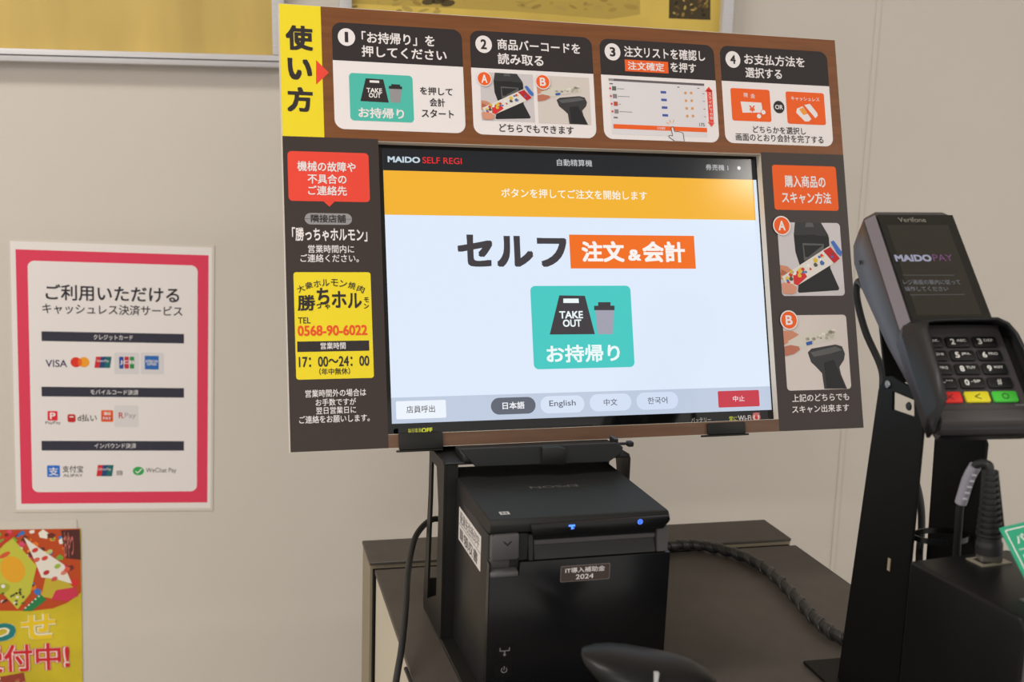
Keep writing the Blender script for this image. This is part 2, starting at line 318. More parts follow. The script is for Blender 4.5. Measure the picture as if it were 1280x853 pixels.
for k in range(150):
    x = random.uniform(-60, 93); y = random.uniform(664, 752); r = random.uniform(2, 7)
    if y > 746 - (max(0, x - 60)) * .3: continue
    a0 = random.uniform(0, 6.28); pr.poly([(x + r * math.cos(a0 - q), y + r * (.5 + .5 * random.random()) * math.sin(a0 - q)) for q in (0, 1.3, 2.4, 3.6, 5)], ink(random.choice(pals)), 3 + k % 4)
def bag(px, c, lay): pr.poly(px, ink(c), lay)
bag([(-12, 700), (14, 671), (46, 708), (38, 742), (22, 762), (0, 738)], (198, 196, 70), 8); pr.ell(16, 712, 15, 19, 18, ink((232, 168, 44)), 9)
pr.ell(6, 694, 8, 3, 30, ink((214, 90, 52)), 10); pr.ell(2, 736, 11, 7, 20, ink((168, 176, 52)), 10); pr.disc(4, 733, 2.6, W_, 11)
bag([(30, 672), (50, 686), (80, 706), (90, 730), (70, 724), (52, 722), (42, 698)], (232, 226, 216), 8)
for (x, y, c) in ((44, 688, (206, 60, 52)), (58, 716, (186, 50, 48)), (46, 700, (214, 100, 80)), (72, 708, (160, 186, 70)), (80, 716, (222, 130, 110)), (62, 690, (196, 196, 120)), (56, 698, (214, 70, 60)), (68, 724, (206, 90, 80)), (84, 712, (220, 90, 70))): pr.ell(x, y, 4.5, 3, 30, ink(c), 9 + int(x) % 2, 9)
bag([(76, 663), (100, 662), (101, 700), (82, 698)], (84, 44, 40), 8); pr.text('おやつ', 80, 681, 92, 681, 32, ink((214, 120, 110)), 10, .01)
bag([(28, 764), (50, 742), (58, 750), (40, 764)], (44, 130, 76), 9); pr.ell(47, 740, 4.5, 4.5, 0, ink((60, 120, 196)), 10)
for k in range(5): pr.ell(32 + k * 4.2, 760 - k * 3.6, 1.2, 1.2, 0, W_, 11, 8)
bag([(64, 750), (70, 738), (94, 734), (98, 745), (84, 752)], (206, 56, 84), 8); bag([(60, 706), (96, 738), (84, 752), (52, 746)], (198, 176, 56), 7)
for k in range(16): pr.ell(random.uniform(-6, 30), random.uniform(736, 758), 2.2, 1.6, random.uniform(0, 90), ink(random.choice([(60, 50, 44), (236, 230, 220), (90, 100, 50)])), 12, 7)
pr.poly([(-20, 700), (-20, 694), (20, 664), (27, 664)], ink((196, 60, 44)), 12)
part(pr, 'printed_picture', sp)
pr = Print(F, .0002)
for m_, bo, l in ((ink((238, 232, 210)), .075, 14), (None, .035, 15)):
    pr.text('っ', -18, 791, 20, 791, 23, m_ or ink((34, 126, 124)), l, bo); pr.text('せ', 26, 784, 70, 783, 32, m_ or ink((236, 200, 40)), l, bo)
for m_, bo, l in ((ink((206, 40, 48)), .085, 14), (ink((240, 220, 216)), .06, 15), (ink((206, 40, 48)), .022, 16)):
    pr.text('受付中!', -32, 824, 87, 821, 34, m_, l, bo)
part(pr, 'title_lettering', sp)
pr = Print(F, .0002); pr.poly([(-10, 848), (30, 841), (35, 870), (-10, 900)], ink((150, 66, 50)), 3)
for k in range(26): pr.ell(random.uniform(-8, 30), random.uniform(848, 866), 3, 2, random.uniform(0, 90), ink(random.choice([(190, 90, 70), (110, 44, 40), (220, 190, 170), (120, 150, 60)])), 4 + k % 3, 8)
part(pr, 'printed_picture', sp)

# ================================================================== CABINET
ZT = H - .3659                             # cabinet top height
CF = yawframe((-.1331, 1.0047, 0), R_(14.3))
cb = thing('cabinet', CF, 'dark topped beige cabinet carrying the whole payment machine', 'cabinet')
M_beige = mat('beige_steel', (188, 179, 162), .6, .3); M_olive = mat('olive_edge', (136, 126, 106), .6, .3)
g = G(); g.box(0, .408, -.0575, 0, ZT - .0, ZT + .003, M_top, .0006, 1); part(g, 'rear_top_strip', cb)
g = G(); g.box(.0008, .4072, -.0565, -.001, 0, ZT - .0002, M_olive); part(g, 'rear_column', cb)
g = G(); g.box(.0028, .4050, -.068, -.0572, .02, ZT - .0030, mat('gap_black', (14, 13, 13), .8, .1)); part(g, 'shadow_gap', cb)
g = G(); g.box(.0035, .4075, -.56, -.0675, ZT - .004, ZT, M_top, .0005, 1); part(g, 'top_panel', cb)
g = G(); g.box(.0045, .4065, -.555, -.0682, .04, ZT - .0042, M_beige, .001, 1); part(g, 'body', cb)
g = G(); g.box(.01, .2045, -.559, -.555, .06, ZT - .02, M_beige, .001, 1); d_ = part(g, 'door', cb)
g = G(); g.box(.185, .195, -.572, -.559, .55, .66, M_screw, .002); part(g, 'handle', d_)
g = G(); g.box(.2065, .401, -.559, -.555, .06, ZT - .02, M_beige, .001, 1); d_ = part(g, 'door', cb)
g = G(); g.box(.216, .226, -.572, -.559, .55, .66, M_screw, .002); part(g, 'handle', d_)
g = G(); g.box(.02, .39, -.54, -.07, 0, .04, M_bplastic); part(g, 'plinth', cb)

# ================================================================== PRINTER STAND (portal) AND PRINTER, local u right, v back, w up
KF = yawframe((-.0102, .7055, ZT), R_(15.7))
def kp(F2, v): return v
st = thing('printer_stand', KF, 'black steel portal stand straddling the receipt printer and holding the screen', 'stand')
g = G(); g.box(-.010, .135, -.03, .165, 0.0003, .0030, M_bmetal, .0006, 1); part(g, 'base_plate', st)
TH = .0018
def side(u0, name):
    g = G()
    outer = [(.165, .003), (.165, .012), (.153, .10), (.152, .1345), (.149, .137), (.101, .139), (.098, .136), (.098, .003)]
    inner = [(.150, .014), (.143, .10), (.1425, .128), (.1245, .129), (.115, .10), (.1165, .030)]
    bm_ = bmesh.new()
    def loop(P, u): return [bm_.verts.new((u, p[0], p[1])) for p in P]
    for u, fl in ((u0, 1), (u0 + TH, 0)):
        A = loop(outer, u); B = loop(inner, u)
        es = [bm_.edges.new((L[i], L[(i + 1) % len(L)])) for L in (A, B) for i in range(len(L))]
        bmesh.ops.triangle_fill(bm_, use_beauty=True, edges=es)
    bm_.verts.ensure_lookup_table(); n1 = len(outer); n2 = len(inner); N = n1 + n2
    for k in range(n1): bm_.faces.new([bm_.verts[i] for i in (k, (k + 1) % n1, N + (k + 1) % n1, N + k)])
    for k in range(n2): bm_.faces.new([bm_.verts[i] for i in (n1 + k, n1 + (k + 1) % n2, N + n1 + (k + 1) % n2, N + n1 + k)])
    bmesh.ops.recalc_face_normals(bm_, faces=bm_.faces[:]); g.bm(bm_, M_bmetal, smooth=False); return part(g, name, st)
side(-.010, 'side_plate'); side(.1332, 'side_plate')
g = G(); g.box(-.008, .0005, .098, .0998, .003, .137, M_bmetal); part(g, 'front_flange', st)
g = G(); g.box(-.009, .134, .0985, .153, .1368, .1386, M_bmetal, .0005, 1); part(g, 'top_plate', st)
g = G(); g.box(-.008, .133, .151, .1528, .003, .03, M_bmetal); part(g, 'rear_brace', st)
# screen bracket on the portal top
g = G(); g.prism([(.0125, .094, .1362), (.116, .094, .1352), (.1265, .094, .1425), (.127, .094, .1465), (.122, .094, .1500), (.0, .094, .1500)], (0, .0022, 0), mat('bracket_grey', (44, 45, 47), .45, .35), .0006, 1); part(g, 'screen_bracket', st)
g = G(); g.box(.004, .126, .0962, .126, .1388, .1440, M_bplastic, .001); g.box(.0, .134, .1275, .1510, .1315, .1366, M_bplastic, .001); g.box(.01, .120, .142, .150, .1388, .152, M_bplastic, .001); part(g, 'bracket_body', st)
g = G(); g.prism([(.062, .0905, .1362), (.0812, .0905, .1355), (.0812, .0905, .1480), (.076, .0905, .1495), (.062, .0905, .1495)], (0, .006, 0), M_bplastic, .0015); part(g, 'hinge_block', st)
g = G(); g.box(.1360, .1410, .107, .113, .1425, .1465, M_bplastic, .001); g.box(.124, .1362, .108, .111, .1440, .1458, M_bplastic, .0006); g.box(.122, .125, .1, .111, .1400, .1512, M_bplastic); part(g, 'locking_knob', st)
g = G(); g.prism([(.03, .158, .140), (.10, .158, .140), (.10, .215, .30), (.03, .215, .30)], (0, .004, .0), M_bplastic, .001, 1); part(g, 'support_arm', st)

pf = KF @ Matrix.Translation((0, 0, .0032))
PRN = thing('receipt_printer', pf, 'black cube shaped receipt printer with two blue lights under the screen', 'printer')
hz = -.0032
def ploc(z): return z + hz
g = G(); g.box(0, .125, .0045, .127, 0, ploc(.116), M_bplastic, .0012); part(g, 'body', PRN)
g = G()                                       # front cover: tall panel, concave lip at its top
g.prism([(.0, .0065, .0), (.0, -.0, .0), (.0, 0, ploc(.0972)), (.0, .0012, ploc(.0980)), (.0, .0065, ploc(.0985))], (.001, 0, 0), M_bgloss)
g.prism([(.0005, -.0005, .0002), (.1270, -.0005, .0002), (.1278, -.0005, ploc(.0978)), (.0210, -.0005, ploc(.0978)), (.0205, -.0005, ploc(.0890)), (.0005, -.0005, ploc(.0885))], (0, .0065, 0), M_bgloss, .0005, 2)
part(g, 'front_cover', PRN)
g = G(); T0 = ploc(.1271)
g.prism([(0, .000, ploc(.1182)), (0, -.0008, ploc(.124)), (0, .0012, T0 - .0004), (0, .0035, T0), (0, .127, T0), (0, .127, ploc(.1125)), (0, .06, ploc(.1145)), (0, .006, ploc(.1168))], (.1255, 0, 0), mat('lid_plastic', (33, 33, 33), .55, .25, bump=(2500, .00008)), .0006, 1); lid = part(g, 'lid', PRN)
g = G(); g.prism([(.0262, -.003, ploc(.1238)), (.1245, -.003, ploc(.1248)), (.1255, -.003, ploc(.1215)), (.1205, -.003, ploc(.1155)), (.030, -.003, ploc(.1155)), (.028, -.003, ploc(.1175))], (0, .005, 0), M_bgloss, .0009, 2); bar = part(g, 'light_bar', lid)
B1 = glow((70, 120, 255), 2.6)
def led(u, w, kind):
    FF = pf @ frame(Vector((u, -.0031, ploc(w))), Vector((1, 0, 0)), Vector((0, 0, 1)), Vector((0, -1, 0)))
    g = G(); L = frame(Vector((u, -.0031, ploc(w))), Vector((1, 0, 0)), Vector((0, 0, 1)), Vector((0, -1, 0)))
    def q(pts): g.add([L @ Vector((p[0] * .001, p[1] * .001, .0001)) for p in pts], [tuple(range(len(pts)))], B1)
    if kind: q([(-2.2, 1.4), (-2.2, .1), (2.2, .1), (2.2, 1.4)][::1]); q([(-.4, .1), (-.4, -1.8), (.6, -1.8), (.6, .1)]); q([(.6, -.7), (.6, -1.5), (1.6, -1.5), (1.6, -.7)])
    else:
        n = 14
        for i in range(n):
            a, b = 2 * math.pi * i / n, 2 * math.pi * (i + 1) / n; q([(1.3 * math.cos(a), 1.3 * math.sin(a)), (1.8 * math.cos(a), 1.8 * math.sin(a)), (1.8 * math.cos(b), 1.8 * math.sin(b)), (1.3 * math.cos(b), 1.3 * math.sin(b))])
        q([(-.8, .2), (-.1, .9), (.1, -.1), (-.6, -.5)]); q([(.3, .6), (.9, .2), (.7, -.7), (.2, -.4)])
    part(g, 'indicator_light', lid, 'glowing blue indicator')
led(.0549, .1211, True); led(.1032, .1216, False)
g = G(); g.prism([(.0008, -.002, ploc(.1003)), (.0008, -.002, ploc(.1165)), (.0025, -.002, ploc(.1178)), (.0195, -.002, ploc(.1180)), (.0198, -.002, ploc(.1003))], (0, .006, 0), M_grey, .0012); lev = part(g, 'lid_lever', PRN, 'grey ribbed lid lever')
g = G(); g.add([(.0085, -.0022, ploc(.113)), (.0115, -.0022, ploc(.110)), (.0145, -.0022, ploc(.113)), (.0137, -.0022, ploc(.1135)), (.0115, -.0022, ploc(.1113)), (.0093, -.0022, ploc(.1135))][::-1], [tuple(range(6))], M_bplastic); part(g, 'arrow_mark', lev)
g = G(); g.box(.0010, .0145, .002, .006, ploc(.0935), ploc(.1000), mat('recess_grey', (66, 64, 66), .5, .4), .001); g.box(.0145, .0195, .003, .006, ploc(.094), ploc(.100), M_bplastic)
g.prism([(.0008, -.0016, ploc(.0885)), (.0008, -.0016, ploc(.0912)), (.0008, .004, ploc(.0935)), (.0008, .004, ploc(.0885))], (.0190, 0, 0), M_grey, .0005, 1); part(g, 'lever_recess', PRN)
g = G()                                       # paper exit: dark slot, sloping ramp, side cheeks
g.box(.029, .121, .0035, .006, ploc(.098), ploc(.117), mat('slot_black', (12, 12, 13), .6, .2))
g.prism([(.0305, -.0004, ploc(.0985)), (.0305, .0035, ploc(.1085)), (.0305, .0035, ploc(.1115)), (.0305, .006, ploc(.1115)), (.0305, .006, ploc(.0985))], (.0865, 0, 0), M_bplastic, .0004, 1)
g.box(.0308, .1170, .0022, .0040, ploc(.1080), ploc(.1112), M_grey, .0004, 1)
g.prism([(.0265, -.0012, ploc(.0985)), (.0265, .0015, ploc(.116)), (.0265, .006, ploc(.116)), (.0265, .006, ploc(.0985))], (.0035, 0, 0), M_bplastic, .0005, 1)
g.prism([(.1175, -.0008, ploc(.0985)), (.1175, .0005, ploc(.116)), (.1175, .006, ploc(.116)), (.1175, .006, ploc(.0985))], (.0082, 0, 0), M_grey, .0006, 1)
g.box(.020, .0265, .001, .006, ploc(.0985), ploc(.117), M_bplastic, .0004, 1)
part(g, 'paper_exit', PRN)
# badge and marks on the front cover
FFm = lambda u, v, w_, back=0: frame(Vector((u, v, w_)), Vector((1, 0, 0)), Vector((0, 0, 1)), Vector((0, -1, 0)))
class LP(Print):                               # print drawn with direct local positions on a named face of a thing
    def __init__(s, L): G.__init__(s); s.F = None; s.c = 0; s.L = L
    def P(s, x, y): return (x * .001, -y * .001)
    def place(s, name, parent, label=None):
        s.v = [tuple(s.L @ Vector(p)) for p in s.v]; return part(s, name, parent, label)
p_ = LP(FFm(0, -.0006, hz)); bad = ink((74, 64, 60))
p_.lrect(.0492, .0817, .0842, .0930, mat('badge_edge', (150, 140, 136), .3, .5, .5), 1, .001); p_.lrect(.0496, .0821, .0838, .0926, bad, 2, .0009)
p_.text('IT導入補助金', 52.5, -89.6, 80.5, -89.9, 3.8, W_, 4, .014); p_.text('2024', 60, -84.8, 72.5, -84.9, 3.4, W_, 4, .01)
p_.place('name_badge', PRN, 'small brown badge with white lettering')
for (y0, kind) in ((.0325, 0), (.0195, 1)):
    p_ = LP(FFm(0, -.0006, hz)); p_.lrect(.0060, y0 - .0015, .0178, y0 + .0085, mat('button_black', (12, 12, 13), .3, .5), 1, .0004)
    cx, cy = .0123, y0 + .0035
    if not kind:
        for (a, b, c, d) in ((-.0034, .0008, -.0030, .0028), (.0030, .0008, .0034, .0028), (-.0034, .0004, .0034, .0008), (-.0003, -.0026, .0003, .0004)): p_.lrect(cx + a, cy + b, cx + c, cy + d, GR, 2)
        p_.flat([(cx, cy - .0032), (cx + .0011, cy - .0018), (cx - .0011, cy - .0018)], GR, 2)
    else:
        n = 16
        for i in range(n - 4):
            a, b = R_(130 + i * 280 / 12), R_(130 + (i + 1) * 280 / 12); p_.flat([(cx + r_ * math.cos(t_), cy + r_ * math.sin(t_)) for r_, t_ in ((.0017, a), (.0021, a), (.0021, b), (.0017, b))], GR, 2)
        p_.lrect(cx - .0002, cy, cx + .0002, cy + .0026, GR, 2)
    p_.place('button', PRN, ('feed button with a paper mark', 'power button with a power mark')[kind])
p_ = LP(frame(Vector((0, 0, T0 + .0001)), Vector((1, 0, 0)), Vector((0, 1, 0)), Vector((0, 0, 1))))
p_.text('EPSON', 46, -65.5, 82, -66.5, 5.2, ink((84, 82, 82)), 1, .02, rot=180); p_.place('lid_marking', lid)
p_ = LP(frame(Vector((0, 0, T0 + .0001)), Vector((1, 0, 0)), Vector((0, 1, 0)), Vector((0, 0, 1))))
p_.lrect(.0098, .0108, .0165, .0168, ink((190, 190, 190)), 1, .0005); p_.text('N', 11.2, -13.8, 15, -13.8, 4, ink((60, 60, 60)), 2, .03)
p_.place('lid_marking', lid)
# side label
L = frame(Vector((-.0002, .1, hz)), Vector((0, -1, 0)), Vector((0, 0, 1)), Vector((-1, 0, 0)))
p_ = LP(L); p_.lrect(.0115, .0840, .0780, .1088, ink((214, 208, 206)), 1); p_.lrect(.0115, .0962, .0780, .0968, ink((120, 116, 116)), 2)
random.seed(3)
p_.text('配達先住所印字', 16, -102.4, 73, -102.4, 9, ink((96, 92, 94)), 3, .006)
p_.text('領収書', 28, -90, 70, -90, 9, ink((60, 56, 58)), 3, .012); 
for k in range(9): p_.lrect(.016 + k * .0012, .086, .0165 + k * .0012, .094, ink((60, 56, 58)), 3)
p_.place('side_label', PRN, 'white two-row paper label')

# ================================================================== MONITOR AND INSTRUCTION BOARD
c0 = at(722, 551, .86)
BF0 = faceframe(c0, R_(16.45), R_(15.8))
tlc = pl(BF0, 348, 4); BF = BF0 @ Matrix.Translation((tlc.x, tlc.y, 0))
q = lambda x, y: pl(BF, x, y)
BW, BH = .4778, .3388
bd = thing('instruction_board', BF, 'brown and black printed instruction board framing the touch screen', 'board')
hx0, hx1 = (q(472, 178).x + q(486, 542).x) / 2, (q(952, 192).x + q(972, 525).x) / 2; hy0, hy1 = (q(472, 178).y + q(952, 192).y) / 2, (q(486, 542).y + q(972, 525).y) / 2
g = G(); T_ = .008
o1 = [(0, 0), (BW, 0), (BW, -BH), (0, -BH)]; i1 = [(hx0, hy0), (hx1, hy0), (hx1, hy1), (hx0, hy1)]
vs = [(x, y, z) for z in (0, -T_) for x, y in o1 + i1]; fs = []
for k in range(4):
    n = (k + 1) % 4; fs += [(k, 4 + k, 4 + n, n), (8 + k, 8 + n, 12 + n, 12 + k), (k, n, 8 + n, 8 + k), (4 + k, 12 + k, 12 + n, 4 + n)]
g.add(vs, fs, M_foam); part(g, 'foam_core', bd)
M_wood = mat('walnut_print', (122, 74, 40), .45, .35, noise=(14, .16, (1, 16, 1))); M_dark = mat('dark_print', (58, 48, 46), .45, .35)
pr = Print(BF); yb = (q(472, 172).y + q(350, 172).y) / 2; e = .0004
pr.lrect(e, yb, BW - e, -e, M_wood, 1)
pr.lrect(e, -BH + e, hx0, yb, M_dark, 1); pr.lrect(hx1, -BH + e, BW - e, yb, M_dark, 1); pr.lrect(hx0, hy0 + .0003, hx1, yb, M_wood, 1)
pr.lrect(hx0, -BH + e, hx1, hy1 - .0003, mat('walnut_strip_print', (106, 78, 60), .45, .35, noise=(16, .18, (1, 10, 1))), 1); part(pr, 'printed_face', bd)
# yellow heading band
pr = Print(BF); a = q(401, 7); b = q(405, 173); pr.lrect(e, yb, (a.x + b.x) / 2, -e, YEL, 2); pr.poly([(395, 75), (411, 91), (395, 106)], RED, 3); hb = part(pr, 'heading_band', bd, 'yellow band with a red arrow')
pr = Print(BF); pr.text('使', 357, 47, 391, 48, 31, K_, 5, .045); pr.text('い', 359.5, 86, 390, 87, 27, K_, 5, .05); pr.text('方', 359, 124, 391, 125, 31, K_, 5, .045); part(pr, 'lettering', hb)
def card(tl, tr, br, bl, hl, hr, label):
    pr = Print(BF); x0, y0, x1, y1 = pr.quad(tl, tr, br, bl, W_, 2, .0075)
    hy = (pr.P(*hl)[1] + pr.P(*hr)[1]) / 2; pr.lrect(x0, hy, x1, y1, K_, 3, .0075, (1, 1, 0, 0)); return part(pr, 'step_card', bd, label)
c1 = card((415, 28), (577, 37), (582, 167), (418, 161), (416, 75.5), (580, 83.5), 'card one with teal takeaway button')
c2 = card((587, 38), (739, 47), (746, 174), (592, 167), (588, 85), (742, 92), 'card two with two scanning photos')
c3 = card((748, 48), (893, 57), (898, 179), (756, 173), (750, 93), (895, 101), 'card three with a list and pointing hand')
c4 = card((899, 57), (1034, 65), (1041, 184), (907, 178), (901, 101), (1036, 108), 'card four with two orange payment buttons')
def num(pr, x, y, r, s): pr.disc(x, y, r, W_, 5, sy=1.05); k_ = .2 if s == '1' else .36; pr.text(s, x - r * k_, y, x + r * k_, y, r * 1.2, K_, 6, .035 if s != '1' else .02)
pr = Print(BF); num(pr, 433, 46.5, 10.8, '1'); pr.text('「お持帰り」を', 452, 47, 543, 51, 14.5, W_, 6, .022); pr.text('押してください', 452, 64.5, 558, 69, 14, W_, 6, .022)
pr.text('を押して', 525, 113.5, 565.5, 115, 10, K_, 6, .02); pr.text('会計', 537, 128, 556, 128.5, 10.5, K_, 6, .02); pr.text('スタート', 527, 141.5, 567, 143, 10.5, K_, 6, .02); part(pr, 'lettering', c1)
def takeout(pr, tl, tr, br, bl, bag_, lidr, txt, cup, lidc, word, mw, mteal, mk, mg, L0, r):
    pr.quad(tl, tr, br, bl, mteal, L0, r); pr.poly(bag_, mk, L0 + 1); pr.poly(lidr, mw, L0 + 2)
    pr.text('TAKE', *txt[0], mw, L0 + 2, .03); pr.text('OUT', *txt[1], mw, L0 + 2, .03)
    pr.poly(cup, mg, L0 + 1)
    for lc in lidc: pr.poly(lc, mk, L0 + 2)
    pr.text('お持帰り', *word, mw, L0 + 2, .028)
pr = Print(BF); takeout(pr, (436, 91), (515, 95), (518, 154), (438, 150), [(457, 98), (479, 99.5), (486, 128.5), (450.5, 126.5)], [(462, 100.5), (474, 101), (474, 104), (462, 103.3)],
    ((458, 112.5, 477.5, 114, 5.8), (461, 119, 476, 120, 5.8)), [(486.5, 110.5), (502, 111.5), (500, 128.7), (488.5, 128)],
    [[(489, 105.3), (500, 106), (500, 108.5), (489, 108)], [(486, 107.5), (502.5, 108.5), (502.5, 111.8), (486, 111)]], (448, 140.5, 505, 143, 13), W_, TEAL, K_, GR, 4, .003)
part(pr, 'takeaway_button', c1, 'teal takeaway button picture')
pr = Print(BF); num(pr, 604.5, 55.5, 10.3, '2'); pr.text('商品バーコードを', 621.5, 55.5, 725, 61, 13.5, W_, 6, .022); pr.text('読み取る', 622, 73, 679, 76.5, 14, W_, 6, .022); pr.text('どちらでもできます', 624, 159.5, 717, 163.5, 10, K_, 6, .016); part(pr, 'lettering', c2)
# the two little photographs: packet in front of a stand scanner, packet over a hand scanner (used twice on the board)
SKIN = ink((206, 140, 112)); SKD = ink((176, 104, 80)); SC1 = ink((58, 58, 60)); SC2 = ink((38, 38, 40)); SC3 = ink((92, 92, 94)); BG1 = ink((206, 200, 204)); BG2 = ink((214, 204, 200))
def photoA(pr, X, L0, r):                   # X maps (0..1, 0..1) from top-left of the photo
    def p(a): return [X(*k) for k in a]
    pr.quad(*p([(0, 0), (1, 0), (1, 1), (0, 1)]), BG1, L0, r)
    pr.poly(p([(.28, 0), (.70, 0), (.81, .20), (.81, .34), (.80, .62), (.92, .90), (.90, .925), (.28, .96), (.26, .94), (.32, .6), (.26, .40), (.25, .17)]), SC2, L0 + 1)
    pr.poly(p([(.28, 0), (.70, 0), (.81, .18), (.25, .17)]), SC1, L0 + 2); pr.poly(p([(.46, .0), (.56, 0), (.58, .06), (.44, .06)]), SC3, L0 + 3)
    pr.poly(p([(.44, .165), (.60, .165), (.60, .2), (.44, .2)]), SC2, L0 + 3)
    pr.poly(p([(.38, .28), (.72, .29), (.71, .50), (.39, .52)]), SC3, L0 + 2); pr.poly(p([(.40, .31), (.70, .31), (.46, .47), (.41, .47)]), SC2, L0 + 3)
    pr.poly(p([(0, .58), (.12, .60), (.22, .68), (.20, .76), (0, .78)]), SKIN, L0 + 4); pr.poly(p([(.02, .64), (.14, .70), (.1, .72), (0, .72)]), SKD, L0 + 5)
    pr.poly(p([(.02, .74), (.80, .32), (.96, .50), (.22, .88), (.06, .82)]), ink((226, 220, 216)), L0 + 6)
    pr.poly(p([(.20, .70), (.34, .625), (.42, .74), (.26, .86), (.2, .84)]), ink((214, 50, 50)), L0 + 7)
    pr.poly(p([(.70, .385), (.82, .33), (.96, .49), (.86, .555)]), ink((190, 36, 42)), L0 + 7)
    pr.poly(p([(.83, .26), (.88, .24), (1.0, .40), (.98, .46), (.92, .42)]), ink((70, 112, 190)), L0 + 8)
    rnd = random.Random(5)
    for k in range(34):
        t = rnd.random(); s_ = rnd.uniform(-.8, .8); x = .08 + t * .78; y = .78 - t * .37 + s_ * .07; rr = rnd.uniform(.014, .042)
        pr.poly(p([(x + rr * math.cos(a), y + rr * .9 * math.sin(a)) for a in (0, 1.1, 2.2, 3.4, 4.6)]), ink(rnd.choice([(230, 226, 220), (224, 190, 60), (60, 110, 180), (210, 54, 50), (110, 160, 60), (240, 236, 232), (90, 84, 80)])), L0 + 8 + k % 3)
    pr.poly(p([(0, .84), (.04, .82), (.18, .84), (.24, .88), (.22, .96), (.16, .98), (.02, .97)]), ink((214, 150, 126)), L0 + 12)
def photoB(pr, X, L0, r):
    def p(a): return [X(*k) for k in a]
    pr.quad(*p([(0, 0), (1, 0), (1, 1), (0, 1)]), BG2, L0, r)
    pr.poly(p([(.36, .50), (.42, .45), (.80, .395), (.90, .42), (.94, .52), (.92, .60), (.84, .70), (.86, .80), (.94, .99), (.58, .99), (.56, .78), (.48, .70), (.40, .63)]), SC1, L0 + 1)
    pr.poly(p([(.40, .50), (.80, .42), (.90, .47), (.70, .52), (.45, .56)]), SC3, L0 + 2); pr.poly(p([(.60, .64), (.76, .60), (.84, .80), (.92, .98), (.62, .98)]), SC2, L0 + 2)
    pr.poly(p([(0, .21), (.14, .21), (.24, .26), (.08, .36), (0, .40)]), SKIN, L0 + 3)
    pr.poly(p([(.06, .35), (.26, .26), (.78, .17), (.84, .24), (.82, .31), (.50, .38), (.30, .44), (.10, .40)]), ink((212, 206, 196)), L0 + 4)
    rnd = random.Random(9)
    for k in range(22):
        x = rnd.uniform(.3, .8); y = .36 - (x - .3) * .22 + rnd.uniform(-.045, .045); rr = rnd.uniform(.012, .032)
        pr.poly(p([(x + rr * 1.4 * math.cos(a), y + rr * math.sin(a)) for a in (0, 1.2, 2.4, 3.6, 4.9)]), ink(rnd.choice([(176, 172, 160), (228, 222, 210), (150, 146, 134), (196, 188, 170)])), L0 + 5 + k % 2)
    pr.poly(p([(.34, .365), (.43, .345), (.44, .39), (.35, .41)]), ink((50, 92, 170)), L0 + 7)
    pr.poly(p([(0, .42), (.10, .40), (.22, .42), (.24, .46), (.14, .52), (0, .55)]), ink((188, 116, 94)), L0 + 8)
def XY(tl, tr, br, bl):
    def f(u, v): return ((tl[0] * (1 - u) + tr[0] * u) * (1 - v) + (bl[0] * (1 - u) + br[0] * u) * v, (tl[1] * (1 - u) + tr[1] * u) * (1 - v) + (bl[1] * (1 - u) + br[1] * u) * v)
    return f
pr = Print(BF); photoA(pr, XY((600, 90), (665.5, 93.5), (669, 153), (602, 151)), 4, 0); part(pr, 'printed_photo', c2, 'photo of a striped packet before a stand scanner')
pr = Print(BF); photoB(pr, XY((670, 94), (736, 97.5), (739, 157), (674, 154)), 4, 0); part(pr, 'printed_photo', c2, 'photo of a clear packet over a hand scanner')
def letter(pr, x, y, r, s): pr.disc(x, y, r * 1.14, W_, 20); pr.disc(x, y, r, O_, 21); pr.text(s, x - r * .45, y, x + r * .45, y, r * 1.25, W_, 22, .03)
pr = Print(BF); letter(pr, 605, 99, 8.2, 'A'); part(pr, 'letter_disc', c2); pr = Print(BF); letter(pr, 678, 102.8, 8.2, 'B'); part(pr, 'letter_disc', c2)
pr = Print(BF); num(pr, 765.5, 65, 9.8, '3'); pr.text('注文リストを確認し', 780, 64.5, 881, 70, 13.5, W_, 6, .02)
pr.quad((780.5, 74.5), (835, 77.5), (835.5, 92), (781.5, 89), O_, 5); pr.text('注文確定', 784.5, 82, 830, 84.5, 10.5, W_, 7, .022); pr.text('を押す', 838, 83.5, 870, 86, 12.5, W_, 6, .02); part(pr, 'lettering', c3)
pr = Print(BF); pr.quad((760, 98), (880, 104.5), (884.5, 173), (766, 167), ink((224, 220, 226)), 4); pr.poly([(760.5, 98), (880, 104.8), (880, 107.6), (760.7, 101)], ink((104, 98, 102)), 5)
pr.poly([(760.5, 98), (767, 98.4), (767, 101.3), (760.6, 101)], GR, 6)
for k in range(4):
    dx, dy = k * 1.0, k * 9.6
    pr.disc(762.5 + dx, 110.7 + dy, 1.4, ink((220, 80, 80)), 6, 10); pr.rect(765 + dx, 108 + dy, 770 + dx, 113.3 + dy, ink([(96, 104, 96), (130, 130, 134), (186, 84, 60), (140, 134, 136)][k]), 6)
    pr.rect(771 + dx, 110.8 + dy, (780, 787, 776, 790)[k], 111.6 + dy, ink((150, 146, 150)), 6); pr.rect(825.5 + dx * .8, 114 + dy, 832.5 + dx * .8, 117 + dy, ink((72, 92, 170)), 6)
    for xx in (856.5, 863.7): pr.disc(xx + dx * .8, 116.5 + dy, 1.7, ink((220, 158, 92)), 6, 10)
    pr.rect(877.5 + dx * .7, 117 + dy, 880.5 + dx * .7, 117.7 + dy, ink((130, 126, 130)), 6)
pr.rect(846.5, 108.6, 849, 109.8, ink((110, 106, 110)), 6); pr.rect(871.5, 110, 874, 111, ink((110, 106, 110)), 6); pr.rect(761.5, 104.2, 766, 105.4, ink((90, 86, 90)), 6)
pr.rect(767, 146.2, 772, 148, ink((120, 116, 120)), 6)
